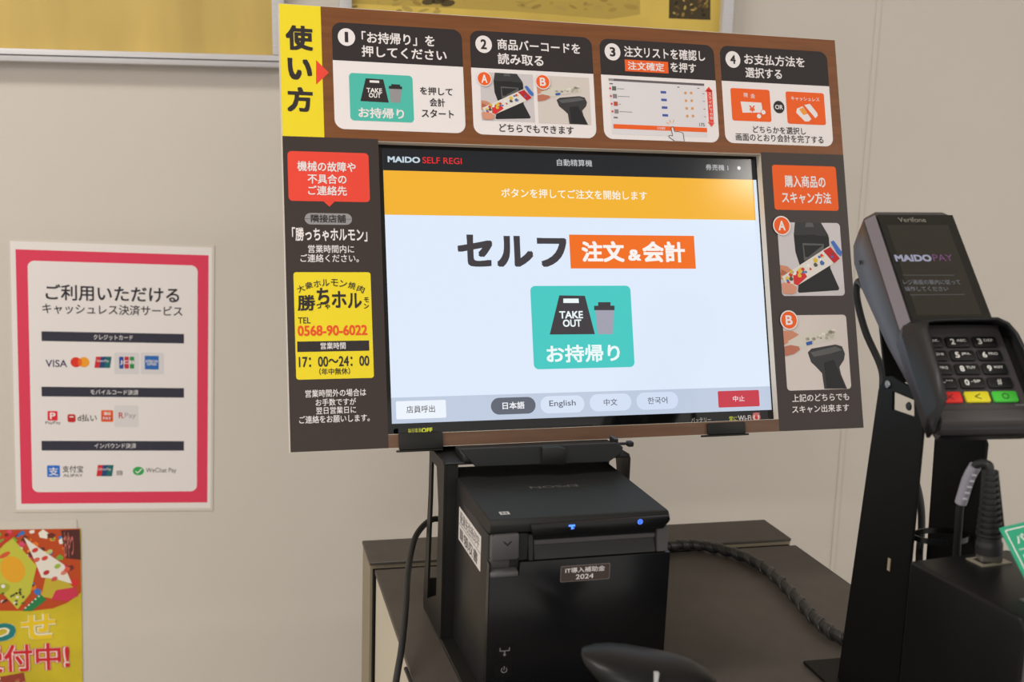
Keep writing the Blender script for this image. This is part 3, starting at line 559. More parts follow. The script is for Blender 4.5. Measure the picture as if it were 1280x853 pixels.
pr.poly([(766.5, 155.2), (883.5, 160.2), (883.8, 165.6), (766.7, 160.8)], O_, 6); pr.text('注文確定', 821, 160, 831.5, 160.8, 3, W_, 7, .01); pr.text('175', 874, 156, 880.5, 156.3, 4, K_, 7, .006)
pr.poly([(883.3, 112), (889.8, 112.4), (892, 153), (886, 152.7)], RED, 7); pr.poly([(885.8, 108.6), (890.5, 115), (880.8, 114.6)], RED, 7); pr.poly([(884.5, 153), (893, 153.5), (889.2, 159)], RED, 7)
for i, ch in enumerate('スライドで分割'): pr.text(ch, 884.8 + i * .42, 117.8 + i * 5, 888.6 + i * .42, 118 + i * 5, 3.9, W_, 9, .01)
for a in (-60, -20, 20): pr.line([(839.5 + 4 * math.sin(R_(a)), 156.5 - 3.2 * math.cos(R_(a))), (839.5 + 8 * math.sin(R_(a)), 156.5 - 7 * math.cos(R_(a)))], .9, ink((236, 176, 90)), 8)
hand = [(838.5, 160), (841, 158.5), (843, 165), (847, 164.8), (851, 165.6), (853.5, 167), (855, 177.0), (842.5, 176.2), (836, 171.5), (835.8, 169.5), (840.6, 170.2)]
pr.poly(hand, ink((226, 222, 228)), 9); pr.line(hand[:7], .7, K_, 10); pr.line(hand[7:] + hand[:1], .7, K_, 10)
part(pr, 'order_list_picture', c3, 'tiny order list with an orange bar and hand')
pr = Print(BF); num(pr, 916, 74.5, 9.2, '4'); pr.text('お支払方法を', 930, 73.5, 1005.5, 78.5, 13, W_, 6, .02); pr.text('選択する', 931.5, 90, 977, 93.5, 13, W_, 6, .02)
pr.text('どちらかを選択し', 941, 161.5, 1007, 164.5, 9, K_, 6, .012); pr.text('画面のとおり会計を完了する', 919.5, 170.5, 1029, 175.5, 9.5, K_, 6, .012); part(pr, 'lettering', c4)
pr = Print(BF); pr.quad((912, 110), (961.5, 112.5), (964.5, 153), (916, 150.5), O_, 4, .002); pr.text('現', 929, 119, 934.5, 119.2, 5.5, W_, 6, .01); pr.text('金', 938, 120, 943.5, 120, 5.5, W_, 6, .01)
pr.poly([(925.5, 127), (951.5, 128.5), (953.5, 141), (928, 141)], W_, 5); pr.text('¥', 936.5, 136, 943.5, 136.3, 8, O_, 7, .03)
for x, y in ((954, 140.5), (948.5, 145.5)): pr.disc(x, y, 3.2, O_, 6); pr.disc(x, y, 2.6, W_, 7)
part(pr, 'cash_button', c4, 'orange cash button picture')
pr = Print(BF); pr.quad((981, 114), (1029, 117), (1033, 157), (985, 154.5), O_, 4, .002); pr.text('キャッシュレス', 988.5, 122.5, 1024, 125.5, 5, W_, 6, .012)
pr.poly([(996, 136), (1003, 133), (1014, 149), (1011, 152), (1006, 152), (995, 141)], W_, 5); pr.poly([(998.5, 136.5), (1003.5, 134.5), (1009.5, 142.5), (1004, 144)], ink((240, 160, 60)), 6)
pr.poly([(1005, 131.5), (1012, 130), (1021.5, 142), (1022, 145), (1019, 148)], W_, 7); part(pr, 'cashless_button', c4, 'orange cashless button picture')
pr = Print(BF); pr.disc(973.5, 134, 6.8, K_, 5, sy=1.05); pr.text('OR', 968.7, 134, 978.4, 134.2, 5.6, W_, 6, .02); part(pr, 'or_disc', c4)
# left column
pr = Print(BF); pr.quad((359, 189), (460.5, 191.5), (462.5, 253), (361, 251), RED, 2, .003); pr.poly([(404, 251.5), (419, 251.5), (411.7, 258.5)], RED, 2); lb = part(pr, 'notice_bubble', bd, 'red speech bubble')
pr = Print(BF); pr.text('機械の故障や', 371.5, 207.5, 444.5, 209.5, 12.5, W_, 6, .02); pr.text('不具合の', 384.5, 223.5, 433, 224.5, 12, W_, 6, .02); pr.text('ご連絡先', 385, 238, 433.5, 239, 12, W_, 6, .02); part(pr, 'lettering', lb)
pr = Print(BF); pr.quad((380.5, 266), (440, 267.5), (440, 281.5), (381, 280.5), GR, 2, .0045); a_ = part(pr, 'shop_pill', bd, 'grey rounded pill')
pr = Print(BF); pr.text('隣接店舗', 388.5, 273, 432, 274, 10, K_, 6, .018); part(pr, 'lettering', a_)
pr = Print(BF); pr.text('「勝っちゃホルモン」', 365, 292, 459, 294.5, 17, W_, 6, .026); pr.text('営業時間内に', 385, 311, 442.5, 312, 10, W_, 6, .01); pr.text('ご連絡ください。', 375.5, 322.5, 448.5, 323.5, 10, W_, 6, .01)
pr.text('営業時間外の場合は', 381.5, 491.5, 457.5, 491.5, 9.5, W_, 6, .01); pr.text('お手数ですが', 394.5, 503, 445, 502.5, 9, W_, 6, .01); pr.text('翌日営業日に', 395, 513.5, 445, 512.5, 9, W_, 6, .01); pr.text('ご連絡をお願いします。', 374, 524.5, 462, 523, 9.5, W_, 6, .01)
part(pr, 'lettering', bd)
pr = Print(BF); pr.quad((367, 340), (463, 341), (467.5, 473), (370, 474.5), YEL, 2, .002); pr.rect(371.5, 426.5, 461.5, 439.5, K_, 3); ys_ = part(pr, 'shop_panel', bd, 'yellow shop contact panel')
pr = Print(BF)
for i, (ch, x, y, a_) in enumerate((('大', 376, 361, 22), ('衆', 386, 357, 16), ('ホ', 396.5, 355, 9), ('ル', 407, 353.7, 3), ('モ', 418, 353.5, -3), ('ン', 429, 355, -9), ('焼', 440, 357.2, -16), ('肉', 451, 361.5, -22))):
    pr.text(ch, x - 4.6, y, x + 4.6, y, 8.6, K_, 6, .012, rot=a_)
pr.text('勝', 372, 378.8, 394, 378.8, 20, K_, 6, .03); pr.text('ち', 396, 370.5, 411.5, 370.5, 21, K_, 6, .035); pr.text('ホ', 414.5, 374.5, 433, 374.5, 21, K_, 6, .03); pr.text('ル', 434.5, 376, 452, 376, 19, K_, 6, .03)
pr.text('っ', 395.5, 383, 401.5, 383, 6, K_, 6, .03); pr.text('ゃ', 406, 383.5, 412.5, 383.5, 6.5, K_, 6, .03); pr.text('モ', 455, 375, 461, 375, 6, K_, 6, .03); pr.text('ン', 455, 383, 461, 383, 6, K_, 6, .03)
pr.text('TEL', 372.5, 400.8, 388, 400.8, 7.6, K_, 6, .014); pr.text('0568-90-6022', 372, 414, 459, 412.5, 13, ink((236, 84, 40)), 6, .03); pr.text('営業時間', 400.5, 432.7, 432, 432.3, 8.5, W_, 6, .014)
pr.text('17：00～24：00', 373.5, 453, 461.5, 451, 13, K_, 6, .022); pr.text('（年中無休）', 399, 464.8, 437.5, 464, 8.6, K_, 6, .014); part(pr, 'lettering', ys_)
# right column
pr = Print(BF); pr.quad((965, 206), (1044.5, 208.5), (1048.5, 264), (968, 262), O_, 2, .0025); rb = part(pr, 'scan_heading', bd, 'orange heading block')
pr = Print(BF); pr.text('購入商品の', 980.5, 226, 1031.5, 228.5, 15, W_, 6, .026); pr.text('スキャン方法', 977, 246.5, 1038.5, 248.5, 14.5, W_, 6, .026); part(pr, 'lettering', rb)
pr = Print(BF); photoA(pr, XY((971.5, 278), (1049.5, 279), (1056, 370), (977, 370)), 3, .0032); part(pr, 'printed_photo', bd, 'photo of a striped packet before a stand scanner')
pr = Print(BF); photoB(pr, XY((977, 394), (1058, 394), (1063.5, 487), (984.5, 488)), 3, .0032); part(pr, 'printed_photo', bd, 'photo of a clear packet over a hand scanner')
pr = Print(BF); letter(pr, 976.5, 282.5, 9.6, 'A'); part(pr, 'letter_disc', bd); pr = Print(BF); letter(pr, 985.5, 400.5, 9.6, 'B'); part(pr, 'letter_disc', bd)
pr = Print(BF); pr.text('上記のどちらでも', 990, 498.5, 1061, 495.5, 9.6, W_, 6, .014); pr.text('スキャン出来ます', 990, 512.5, 1061, 509.5, 9.6, W_, 6, .014); part(pr, 'lettering', bd)

# monitor behind the board
MF = BF @ Matrix.Translation((0, 0, -.0086))
mn = thing('touch_screen_monitor', MF, 'black touch screen monitor showing a white order start page', 'monitor')
g = G(); g.box(hx0 - .012, hx1 + .012, hy1 - .010, hy0 + .010, -.022, -.0006, M_bplastic, .003); g.box(hx0 + .06, hx1 - .06, hy1 + .02, hy0 - .04, -.042, -.02, M_bplastic, .006); part(g, 'housing', mn)
g = G(); g.box(hx0 - .010, hx1 + .010, hy1 - .009, hy0 + .008, -.0006, 0, mat('bezel_glass', (10, 10, 11), .06, .5), .0002, 1); part(g, 'bezel_glass', mn)
gw = lambda c, k=1.0: glow(c, k)
SW = gw((222, 234, 250)); SK = gw((62, 58, 64)); SO = gw((240, 110, 28)); SB = gw((38, 42, 48), .6)
pr = Print(MF); sx0, sy0, sx1, sy1 = pr.quad((480, 186), (949, 200), (959, 512), (488, 531), SW, 1)
# top bar, orange bar, page
yt = (pr.P(482, 212)[1] + pr.P(944, 226)[1]) / 2; yo = (pr.P(484, 269)[1] + pr.P(945, 275)[1]) / 2; ybt = (pr.P(490, 499)[1] + pr.P(955, 482)[1]) / 2
pr.lrect(sx0, yt, sx1, sy1, SB, 2)
dsp = part(pr, 'display', mn, 'lit white page')
pr = Print(MF); pr.lrect(sx0, yo, sx1 - .003, yt, gw((242, 178, 48)), 2); tb = part(pr, 'message_bar', dsp, 'orange message bar')
pr = Print(MF); pr.text('MAIDO', 484.5, 199, 525, 200.5, 7.6, gw((196, 214, 224)), 5, .04); pr.text('SELF REGI', 528, 200.3, 577, 201.7, 7.8, gw((226, 44, 50)), 5, .006)
pr.text('自動精算機', 696, 203, 740, 204.5, 8.5, gw((210, 212, 214)), 5, .004); pr.text('券売機 1', 882, 209, 910, 210, 7.5, gw((200, 202, 204)), 5, .004); pr.disc(923.5, 210.3, 2.1, gw((210, 212, 214)), 5)
pr.text('ボタンを押してご注文を開始します', 626.5, 241.5, 808.5, 244.5, 11.5, gw((250, 244, 232)), 5, .012); part(pr, 'lettering', dsp)
pr = Print(MF); pr.text('セルフ', 572, 314, 708.5, 314, 40, SK, 5, .05); pr.quad((711.5, 293.5), (867.5, 295), (869.5, 336), (713, 336), SO, 4)
pr.text('注文', 727, 314.5, 780, 315, 26, gw((248, 242, 238)), 6, .04); pr.text('&', 785, 319, 801, 319.3, 14, gw((248, 242, 238)), 6, .04); pr.text('会計', 803, 315, 856, 315.3, 26, gw((248, 242, 238)), 6, .04); part(pr, 'title_lettering', dsp, 'dark and white title on an orange block')
pr = Print(MF); takeout(pr, (663, 358), (788, 357), (793, 459.5), (667, 461.5), [(699, 369.5), (731, 370), (743.5, 418), (687, 418.5)], [(704, 373.5), (723, 373.5), (723.5, 379), (704, 379)],
    ((699, 393.7, 728.5, 393.7, 9.2), (703.5, 404.2, 726.5, 404.2, 9.2)), [(744, 387.5), (767, 387), (766, 418), (747, 418)],
    [[(747.5, 378), (763, 378), (763, 383), (747.5, 383)], [(742.5, 382.5), (768, 382.3), (768, 388), (742.5, 388)]], (683, 443, 774.5, 441, 22), gw((236, 248, 248)), gw((70, 200, 194)), SK, gw((160, 160, 176)), 4, .004)
part(pr, 'takeaway_button', dsp, 'teal takeaway button')
pr = Print(MF); pr.lrect(sx0, sy0, sx1, ybt, gw((190, 202, 222)), 2); part(pr, 'button_bar', dsp, 'blue-grey bar')
def button(x0, y0, x1, y1, c, s, tx, r, ct, th, bold=.008):
    pr = Print(MF); pr.rect(x0, y0, x1, y1, gw(c), 4, r); pr.text(s, tx[0], (y0 + y1) / 2 + tx[2], tx[1], (y0 + y1) / 2 + tx[2] - (tx[1] - tx[0]) * .03, th, gw(ct), 6, bold); return part(pr, 'screen_button', dsp)
button(495, 501, 557.5, 523.5, (236, 242, 250), '店員呼出', (508, 543.5, 0), .001, (70, 70, 78), 9)['label'] = 'white staff call button'
button(613.5, 497, 669.5, 518, (94, 100, 112), '日本語', (628, 655.5, 0), .0066, (244, 246, 250), 9, .02)['label'] = 'dark Japanese language button'
button(675.5, 495, 730.5, 516.5, (214, 226, 244), 'English', (686.5, 719.5, 0), .0066, (90, 94, 106), 9.5)['label'] = 'pale English language button'
button(737, 492.5, 789, 514, (212, 224, 244), '中文', (754.5, 771.5, 0), .0066, (90, 94, 106), 8.5)['label'] = 'pale Chinese language button'
button(795.5, 490.5, 847.5, 512, (210, 222, 243), '한국어', (809.5, 834, 0), .0066, (90, 94, 106), 8.5)['label'] = 'pale Korean language button'
button(897.5, 488.5, 949, 509, (196, 54, 70), '中止', (916, 930.5, 0), .001, (246, 226, 230), 7)['label'] = 'red stop button'
pr = Print(MF); YG = ink((206, 214, 60)); pr.text('常に', 911.5, 524, 921.5, 523.5, 6.5, YG, 3, .01); pr.text('Wi-Fi', 922.5, 523.2, 939, 522.3, 6.5, ink((210, 206, 206)), 3, .02); pr.disc(945.3, 521.7, 5.2, ink((196, 110, 112)), 2); pr.disc(945.3, 521.7, 3.8, ink((226, 214, 212)), 3); pr.disc(945.3, 522.2, 2.2, ink((200, 60, 66)), 4); pr.poly([(940.5, 516.5), (950, 516), (946.5, 520.2), (944, 520.4)], ink((196, 110, 112)), 5)
pr.text('バッテリー', 864, 525.5, 888.5, 525, 6, ink((196, 192, 190)), 3, .002); part(pr, 'bezel_sticker', mn)
# clips holding the board, black with a yellow note on the left one
def clip(x0, y0, x1, y1, label, note):
    a = q(x0, (y0 + y1) / 2); b = q(x1, (y0 + y1) / 2); t_ = q((x0 + x1) / 2, y0).y; u_ = q((x0 + x1) / 2, y1).y
    F2 = BF @ Matrix.Translation(((a.x + b.x) / 2, u_, 0)); k = thing('board_clip', F2, label, 'clip', None); hw = (b.x - a.x) / 2; hh = t_ - u_
    g = G(); g.box(-hw, hw, 0, hh, .0004, .0024, M_bmetal, .0008); part(g, 'front_tab', k)
    g = G(); g.box(-hw, hw + (.003 if note is None else 0), -.0016, 0, -.012, .0020, M_bmetal, .0005, 1); part(g, 'under_ledge', k); return k, F2, hw, hh
ck, F2, hw, hh = clip(498, 540.5, 553, 562, 'left black clip under the board with a yellow lettered note', 1)
pr = Print(F2, .0012); pr.quad((497.5, 535.5), (549, 533), (549, 541.5), (498, 543), mat('note_black', (34, 34, 36), .4, .4), 0, .0015); pr.text('毎日電源', 510, 539, 526.5, 538.3, 5.6, YG, 2, .004); pr.text('OFF', 526.8, 538.2, 540.5, 537.7, 5.8, YG, 2, .05); part(pr, 'note_strip', ck, 'black strip with yellow lettering')
clip(883, 528.5, 930.5, 543, 'right black clip under the board near the wireless sticker', None)

# ================================================================== LEFT CABLE, WRAPPED CABLE
g = G(); zc = ZT
P3 = [at(552, 649, .875), at(540, 650, .872), at(527, 660, .862), at(517, 678, .848), at(510, 715, .82), at(507, 760, .785), at(502, 810, .75), at(495, 853, .725), at(489, 905, .70), Vector((-.088, .69, .74)), Vector((-.10, .69, .5)), Vector((-.13, .74, .2)), Vector((-.14, .78, .01))]
g.tube(P3, .0024, M_rubber, 12); g.build('power_cable', None, label='black cable curving down at the left beside the printer stand', cat='cable')
g = G(); g.tube([onz(524, 885, ZT + .0015), onz(518, 866, ZT + .0015), onz(512, 849, ZT + .0015), onz(507, 836, ZT + .0015)], .0014, M_rubber, 8); g.build('thin_cable', None, label='short thin black cable at the bottom left edge of the cabinet', cat='cable')
pts = [(800, 686), (838, 679), (870, 678), (905, 684), (940, 697), (970, 718), (995, 744), (1020, 771), (1045, 790), (1075, 803)]
W3 = [onz(x, y + 4, ZT + .0057) for x, y in pts]
wc = thing('wrapped_cable', Matrix.Translation(W3[4]), 'thick black spiral-wrapped cable lying across the cabinet top on the right', 'cable')
inv = -W3[4]; g = G(); g.tube([p + inv for p in W3], .0042, M_rubber, 14); part(g, 'cable_core', wc)
S = spline([p + inv for p in W3], 14); g = G(); hel = []; n_ = len(S); wind = 19
for i in range(0, n_ * 3 - 3):
    f = i / 3; k = int(f); p = S[k].lerp(S[min(k + 1, n_ - 1)], f - k); t = (S[min(k + 1, n_ - 1)] - S[max(k - 1, 0)]).normalized(); a = (Vector((0, 0, 1)) - t * t.z).normalized(); b = t.cross(a)
    th = f / n_ * wind * 2 * math.pi; hel.append((p, t, a * math.cos(th) + b * math.sin(th)))
rs = []
for p, t, r in hel: rs.append([p + r * .0042 - t * .0032, p + r * .0050 - t * .0028, p + r * .0054 + t * .0002, p + r * .0050 + t * .0030, p + r * .0042 + t * .0034])
g.rings(rs, mat('wrap_plastic', (48, 46, 45), .4, .4), True); part(g, 'spiral_wrap', wc)

# ================================================================== TERMINAL STAND
SF = yawframe((.2387, .7540, ZT), R_(14))
M_bmetal2 = mat('matt_black_steel', (14, 14, 13), .5, .16, bump=(1800, .0001))
ts = thing('terminal_stand', SF, 'tall black steel stand with two upright plates under the card terminal', 'stand')
g = G(); g.box(-.011, .105, -.15, .030, .0003, .003, M_bmetal2, .0006, 1); part(g, 'base_plate', ts)
def upright(u0, top, back, front, hole, foot=0.0, name='upright_plate', lab=None):
    # profile (v, w): back edge leans, front edge vertical
    g = G(); T2 = .002; outer = [(foot, .003), (back, top - .012), (back - .006, top - .002), (back - .014, top), (front + .010, top - .004), (front, top - .016), (front, .003)]
    bm_ = bmesh.new(); inner = hole or []
    for u in (u0, u0 + T2):
        A = [bm_.verts.new((u, a, b)) for a, b in outer]; B = [bm_.verts.new((u, a, b)) for a, b in inner]
        es = [bm_.edges.new((Lp[i], Lp[(i + 1) % len(Lp)])) for Lp in (A, B) if Lp for i in range(len(Lp))]
        bmesh.ops.triangle_fill(bm_, use_beauty=True, edges=es)
    bm_.verts.ensure_lookup_table(); n1, n2 = len(outer), len(inner); N = n1 + n2
    for k in range(n1): bm_.faces.new([bm_.verts[i] for i in (k, (k + 1) % n1, N + (k + 1) % n1, N + k)])
    for k in range(n2): bm_.faces.new([bm_.verts[i] for i in (n1 + k, n1 + (k + 1) % n2, N + n1 + (k + 1) % n2, N + n1 + k)])
    bmesh.ops.recalc_face_normals(bm_, faces=bm_.faces[:]); g.bm(bm_, M_bmetal2, smooth=False); return part(g, name, ts)
upright(0, .2285, -.0195, -.0715, [(-.0355, .2190), (-.0370, .2070), (-.0620, .2080), (-.0600, .2185)])
upright(.0455, .2080, -.0195, -.0730, None, -.0275)
g = G(); g.box(0, .0475, -.0320, -.0300, .003, .030, M_bmetal2); part(g, 'cross_brace', ts)
g = G(); g.lathe([(.0001, -.0012), (.0024, -.0011), (.0028, -.0006), (.0028, 0), (.0001, 0)], M_screw, frame(Vector((0, -.0305, .2225)), Vector((0, 1, 0)), Vector((0, 0, 1)), Vector((1, 0, 0))), 14); part(g, 'screw', ts)
g = G(); g.lathe([(.0001, -.0012), (.0024, -.0011), (.0028, -.0006), (.0028, 0), (.0001, 0)], M_bplastic, frame(Vector((.0015, -.0535, .2130)), Vector((0, 1, 0)), Vector((0, 0, 1)), Vector((1, 0, 0))), 14); part(g, 'screw', ts)
g = G(); g.prism([(.004, -.0215, .2215), (.0435, -.0215, .2215), (.0435, -.006, .265), (.004, -.006, .265)], (0, .002, 0), M_bmetal2); part(g, 'mounting_plate', ts)
g = G(); sl = SF.inverted() @ hit(1111.5, 706, SF @ Vector((0, 0, 0)), SF.to_3x3() @ Vector((1, 0, 0))); g.box(-.0004, .0, sl.y - .0014, sl.y + .0014, sl.z - .0042, sl.z + .0042, mat('slot_pale', (150, 138, 118), .7)); part(g, 'slot', ts, 'small pale slot')

# ================================================================== CARD TERMINAL
TF = frame(Vector((.2787723532749852, .7, -.11058441525089205 + H)), Vector((.9938004289494866, .10898089524750558, .021997088236140317)), Vector((-.0924913012460534, .7006250221338727, .707509673116716)), Vector((.061693327140203175, -.7051579559438883, .7063612323417879)))
TF = TF @ Matrix.Translation((0, 0, 0))
tm = thing('card_terminal', TF, 'charcoal card payment terminal with a keypad and dark display on the right', 'payment terminal')
M_tb = mat('terminal_charcoal', (52, 50, 54), .38, .45, bump=(2500, .00006)); M_tb2 = mat('terminal_rim', (112, 104, 112), .35, .45)
mm = .001
def sect(b0, pts): return [Vector((a * mm, b0 * mm, c * mm)) for a, c in pts]
g = G(); rs = []
for (b, c0_, hwid, dep) in ((-64, -6, 29, 10), (-62, -1.6, 31.5, 14), (-47, -.6, 32, 17), (-15, -.6, 32, 24), (17, -.6, 32, 33), (70, -.6, 32, 43), (95, -.6, 32, 43), (106, -.8, 31.5, 38), (112, -4, 29, 30), (116, -11, 25, 20)):
    ch = 6.5 if b > -60 else 3
    L_ = -hwid; R2 = hwid + 1.5
    rs.append(sect(b, [(L_ + ch, c0_), (L_ + ch * .9, c0_), (L_ + .6, c0_ - ch * .9), (L_, c0_ - ch - 1), (L_ + 1, -dep + 5), (L_ + 5, -dep), (R2 - 5, -dep), (R2 - 1, -dep + 5), (R2, c0_ - ch - 1), (R2 - .6, c0_ - ch * .9), (R2 - ch * .9, c0_), (R2 - ch, c0_)]))
g.rings(rs, M_tb); body = part(g, 'body', tm)
g = G()                                        # lighter chamfer strip down the left edge
g.prism([(-26.2 * mm, 106 * mm, -.3 * mm), (-26.2 * mm, -5 * mm, -.3 * mm), (-31.6 * mm, -5 * mm, -6.2 * mm), (-31.6 * mm, 106 * mm, -6.2 * mm)], (-.0003, 0, .0004), M_tb2); part(g, 'edge_trim', tm, 'lighter grey bevelled edge')
g = G(); g.lathe([(.0001, 0), (.0016, 0), (.0016, .0006), (.0001, .0006)], M_bgloss, frame(Vector((-32.3 * mm, 88 * mm, -29 * mm)), Vector((0, 1, 0)), Vector((0, 0, 1)), Vector((1, 0, 0))), 14); part(g, 'pin_hole', tm)
g = G(); g.box(-.0252, .0282, .014, .1055, -.0008, .0006, mat('terminal_glass', (16, 16, 15), .07, .6, coat=.3)); gl = part(g, 'display_glass', tm, 'glossy dark glass')
TD = lambda: Print(TF, .0006)
pr = TD(); pr.lrect(-.0208, .021, .0222, .0965, mat('terminal_lcd', (46, 44, 39), .1, .5), 1)
pr.line([(1128, 344.3), (1193, 344.3)], .7, glow((96, 94, 96), .8), 3); pr.line([(1137, 369), (1206, 368.5)], .7, glow((96, 94, 96), .8), 3); part(pr, 'lcd', gl)
pr = TD(); pr.text('MAIDO', 1118.5, 323, 1164, 323, 8.5, glow((150, 150, 170)), 4, .05); pr.text('PAY', 1166, 322.7, 1190.5, 322.5, 8.3, glow((112, 70, 110)), 4, .004)
pr.text('レジ画面の案内に従って', 1129, 353.5, 1200, 352.5, 6, glow((116, 116, 122)), 4, .004); pr.text('操作してください', 1131, 361.8, 1185, 361, 5.8, glow((116, 116, 122)), 4, .004)
pr.text('Verifone', 1122.5, 275, 1157, 275.3, 6, ink((120, 116, 108)), 4, .02); part(pr, 'lettering', gl)
g = G(); g.box(-.0285, .0305, -.0500, .0135, -.0008, .0002, mat('keypad_grey', (74, 70, 72), .5, .35), .0004, 1); part(g, 'keypad_plate', tm)
g = G(); g.prism([(-.0285, -.0503, .0), (-.0285, -.0503, .0022), (-.0285, -.0585, .0026), (-.0285, -.0600, -.002), (-.0285, -.0520, -.002)], (.0590, 0, 0), mat('keypad_grey', (84, 79, 81)), .0006, 1); part(g, 'front_lip', tm)
KM = mat('key_rubber', (26, 26, 27), .5, .4); KW = ink((226, 226, 224))
names = [('1', 'QZ.'), ('2', 'ABC'), ('3', 'DEF'), ('4', 'GHI'), ('5', 'JKL'), ('6', 'MNO'), ('7', 'PRS'), ('8', 'TUV'), ('9', 'WXY'), ('*', ",'\""), ('0', '-SP'), ('#', '')]
DP = lambda a, b: None
class KP(LP):
    def __init__(s): LP.__init__(s, Matrix())
for j in range(5):
    for i in range(3):
        a, b = (i - 1) * .0177 - .0009, -j * .01012 - .0007
        col = KM if j < 4 else [mat('key_red', (232, 48, 44), .5, .4), mat('key_yellow', (226, 214, 40), .5, .4), mat('key_green', (74, 196, 66), .5, .4)][i]
        g = G(); g.prism([(a + dx, b + dy, .0002) for dx, dy in ((-.0078, -.0030), (-.0070, -.0038), (.0070, -.0038), (.0078, -.0030), (.0078, .0030), (.0070, .0038), (-.0070, .0038), (-.0078, .0030))], (0, 0, .0019), col, .0005, 2)
        key = part(g, 'key', tm, None if j < 4 else ('red cancel key', 'yellow correction key', 'green confirm key')[i])
        p_ = KP(); p_.c = .00215; X, Y = a * 1000, -b * 1000
        if j < 4:
            d, s2 = names[j * 3 + i]; p_.text(d, X - 5.0 if s2 else X - 2, Y, X - 2.2 if s2 else X + 1, Y, 4.2, KW, 1, .03 if s2 else .004)
            if s2: p_.text(s2, X - .8, Y - .8, X + 5.2, Y - .8, 1.9, KW, 1, .012)
        elif i == 0:
            for sgn in (-1, 1): c_, s_ = .0022, .0018; p_.flat([(a - c_ - .0003, b - sgn * s_), (a - c_ + .0004, b - sgn * s_), (a + c_ + .0003, b + sgn * s_), (a + c_ - .0004, b + sgn * s_)][::sgn], K_, 1)
        elif i == 1:
            p_.flat([(a + .002, b + .0021), (a - .0018, b + .0003), (a - .0018, b - .0003), (a + .002, b + .0014)], K_, 1); p_.flat([(a - .0018, b + .0003), (a - .0018, b - .0003), (a + .002, b - .0021), (a + .002, b - .0014)], K_, 1)
        else:
            for k in range(16):
                t0, t1 = 2 * math.pi * k / 16, 2 * math.pi * (k + 1) / 16; p_.flat([(a + r_ * math.cos(t_), b + r_ * .95 * math.sin(t_)) for r_, t_ in ((.0016, t0), (.0022, t0), (.0022, t1), (.0016, t1))], K_, 1)
        part(p_, 'key_mark', key)
p_ = KP(); p_.c = .0002; p_.text('P630', 22.5, 46.5, 28, 46.5, 1.2, GR, 2, .004); part(p_, 'lettering', tm)
# privacy shield: hood around the keypad leaning inwards
base = [(-34, -63), (-34.5, -52), (-34.5, -20), (-34.5, 5), (-32, 12), (-25, 16), (0, 17), (25, 16), (33, 12), (36, 5), (36, -20), (36, -52), (35.5, -63)]
rim = [(-34.2, -62, 1.5), (-32.0, -53.5, 20.5), (-29.0, -26, 19), (-27.5, -2, 18.5), (-26, 3, 18.5), (-21, 4.5, 18), (0, 5.2, 18), (20, 5.2, 18), (25.5, 1.5, 18), (28.5, -6, 18), (30.5, -26, 18), (32, -50, 16), (35.5, -62, 1.5)]
g = G(); n_ = len(base)
rr = [[Vector((a * mm, b * mm, -9 * mm)) for a, b in base], [Vector((a * mm, b * mm, .5 * mm)) for a, b in base]]
for t in (.5, 1.0): rr.append([Vector((((1 - t) * base[k][0] + t * rim[k][0]) * mm, ((1 - t) * base[k][1] + t * rim[k][1]) * mm, rim[k][2] * t * mm)) for k in range(n_)])
g.rings(rr, mat('shield_plastic', (28, 28, 31), .42, .35), False, False, False); sh = part(g, 'privacy_shield', tm, 'black raised hood around the keypad'); sh.data.set_sharp_from_angle(angle=R_(16))
md = sh.modifiers.new('thickness', 'SOLIDIFY'); md.thickness = .0018; md.offset = 0

# cables behind the terminal
g = G(); g.tube([at(1090, 372, .765), at(1074, 352, .785), at(1071, 372, .79), at(1082, 415, .79), at(1102, 462, .785), at(1104, 500, .78), at(1118, 550, .775), at(1140, 590, .765), at(1150, 625, .755), at(1152, 660, .75), at(1149, 700, .745), at(1150, 790, .74), at(1150, 830, .735)], .0025, M_rubber, 12)
g.build('terminal_cable', None, label='black cable looping from behind the card terminal down between the plates', cat='cable')
g = G(); P_ = []
for k in range(25):
    a = 2 * math.pi * k / 24; c_ = SF @ Vector((.0250 + .0185 * math.cos(a), -.066 + .011 * math.sin(a), .130)); P_.append(c_)
rs = [[p + Vector((0, 0, -.0018)), p + Vector((0, 0, .0018)), p + (p - (SF @ Vector((.0250, -.066, .130)))).normalized() * .001 + Vector((0, 0, .0018)), p + (p - (SF @ Vector((.0250, -.066, .130)))).normalized() * .001 + Vector((0, 0, -.0018))] for p in P_]
g.rings(rs, M_bgloss, True, False); g.build('cable_tie', None, label='black cable tie ring around the upright plates of the terminal stand', cat='cable tie')

# ================================================================== STAND SCANNER (black box with the ribbed cable) at the lower right
bl = at(1136.6, 701, .645); zs = bl.z; fl = onz(1276, 772.7, zs); d = (fl - bl); yw_ = math.atan2(-d.x, d.y) ; L_ = d.length
yaw = math.atan2(d.x, -d.y); SFm = yawframe((bl.x, bl.y, ZT), yaw); hS = zs - ZT; WdS = .075
sn = thing('barcode_scanner', SFm, 'black box shaped barcode scanner with a ribbed cable plug at the lower right corner', 'scanner')
g = G(); g.prism([(0, 0, .012), (0, 0, hS), (0, -L_, hS), (0, -L_ - .004, hS - .006), (0, -L_ - .004, .02), (0, -L_, .012)], (WdS, 0, 0), mat('scanner_black', (17, 17, 17), .38, .2, bump=(2200, .00008)), .0022, 3); part(g, 'housing', sn)
g = G(); g.box(-.004, WdS + .004, -L_ - .02, .004, .0003, .012, M_bplastic, .002); part(g, 'foot', sn)
g = G(); g.box(.006, WdS - .006, -L_ - .0048, -L_ - .0036, .03, hS - .012, mat('scan_window', (40, 40, 46), .06, .6)); part(g, 'scan_window', sn)
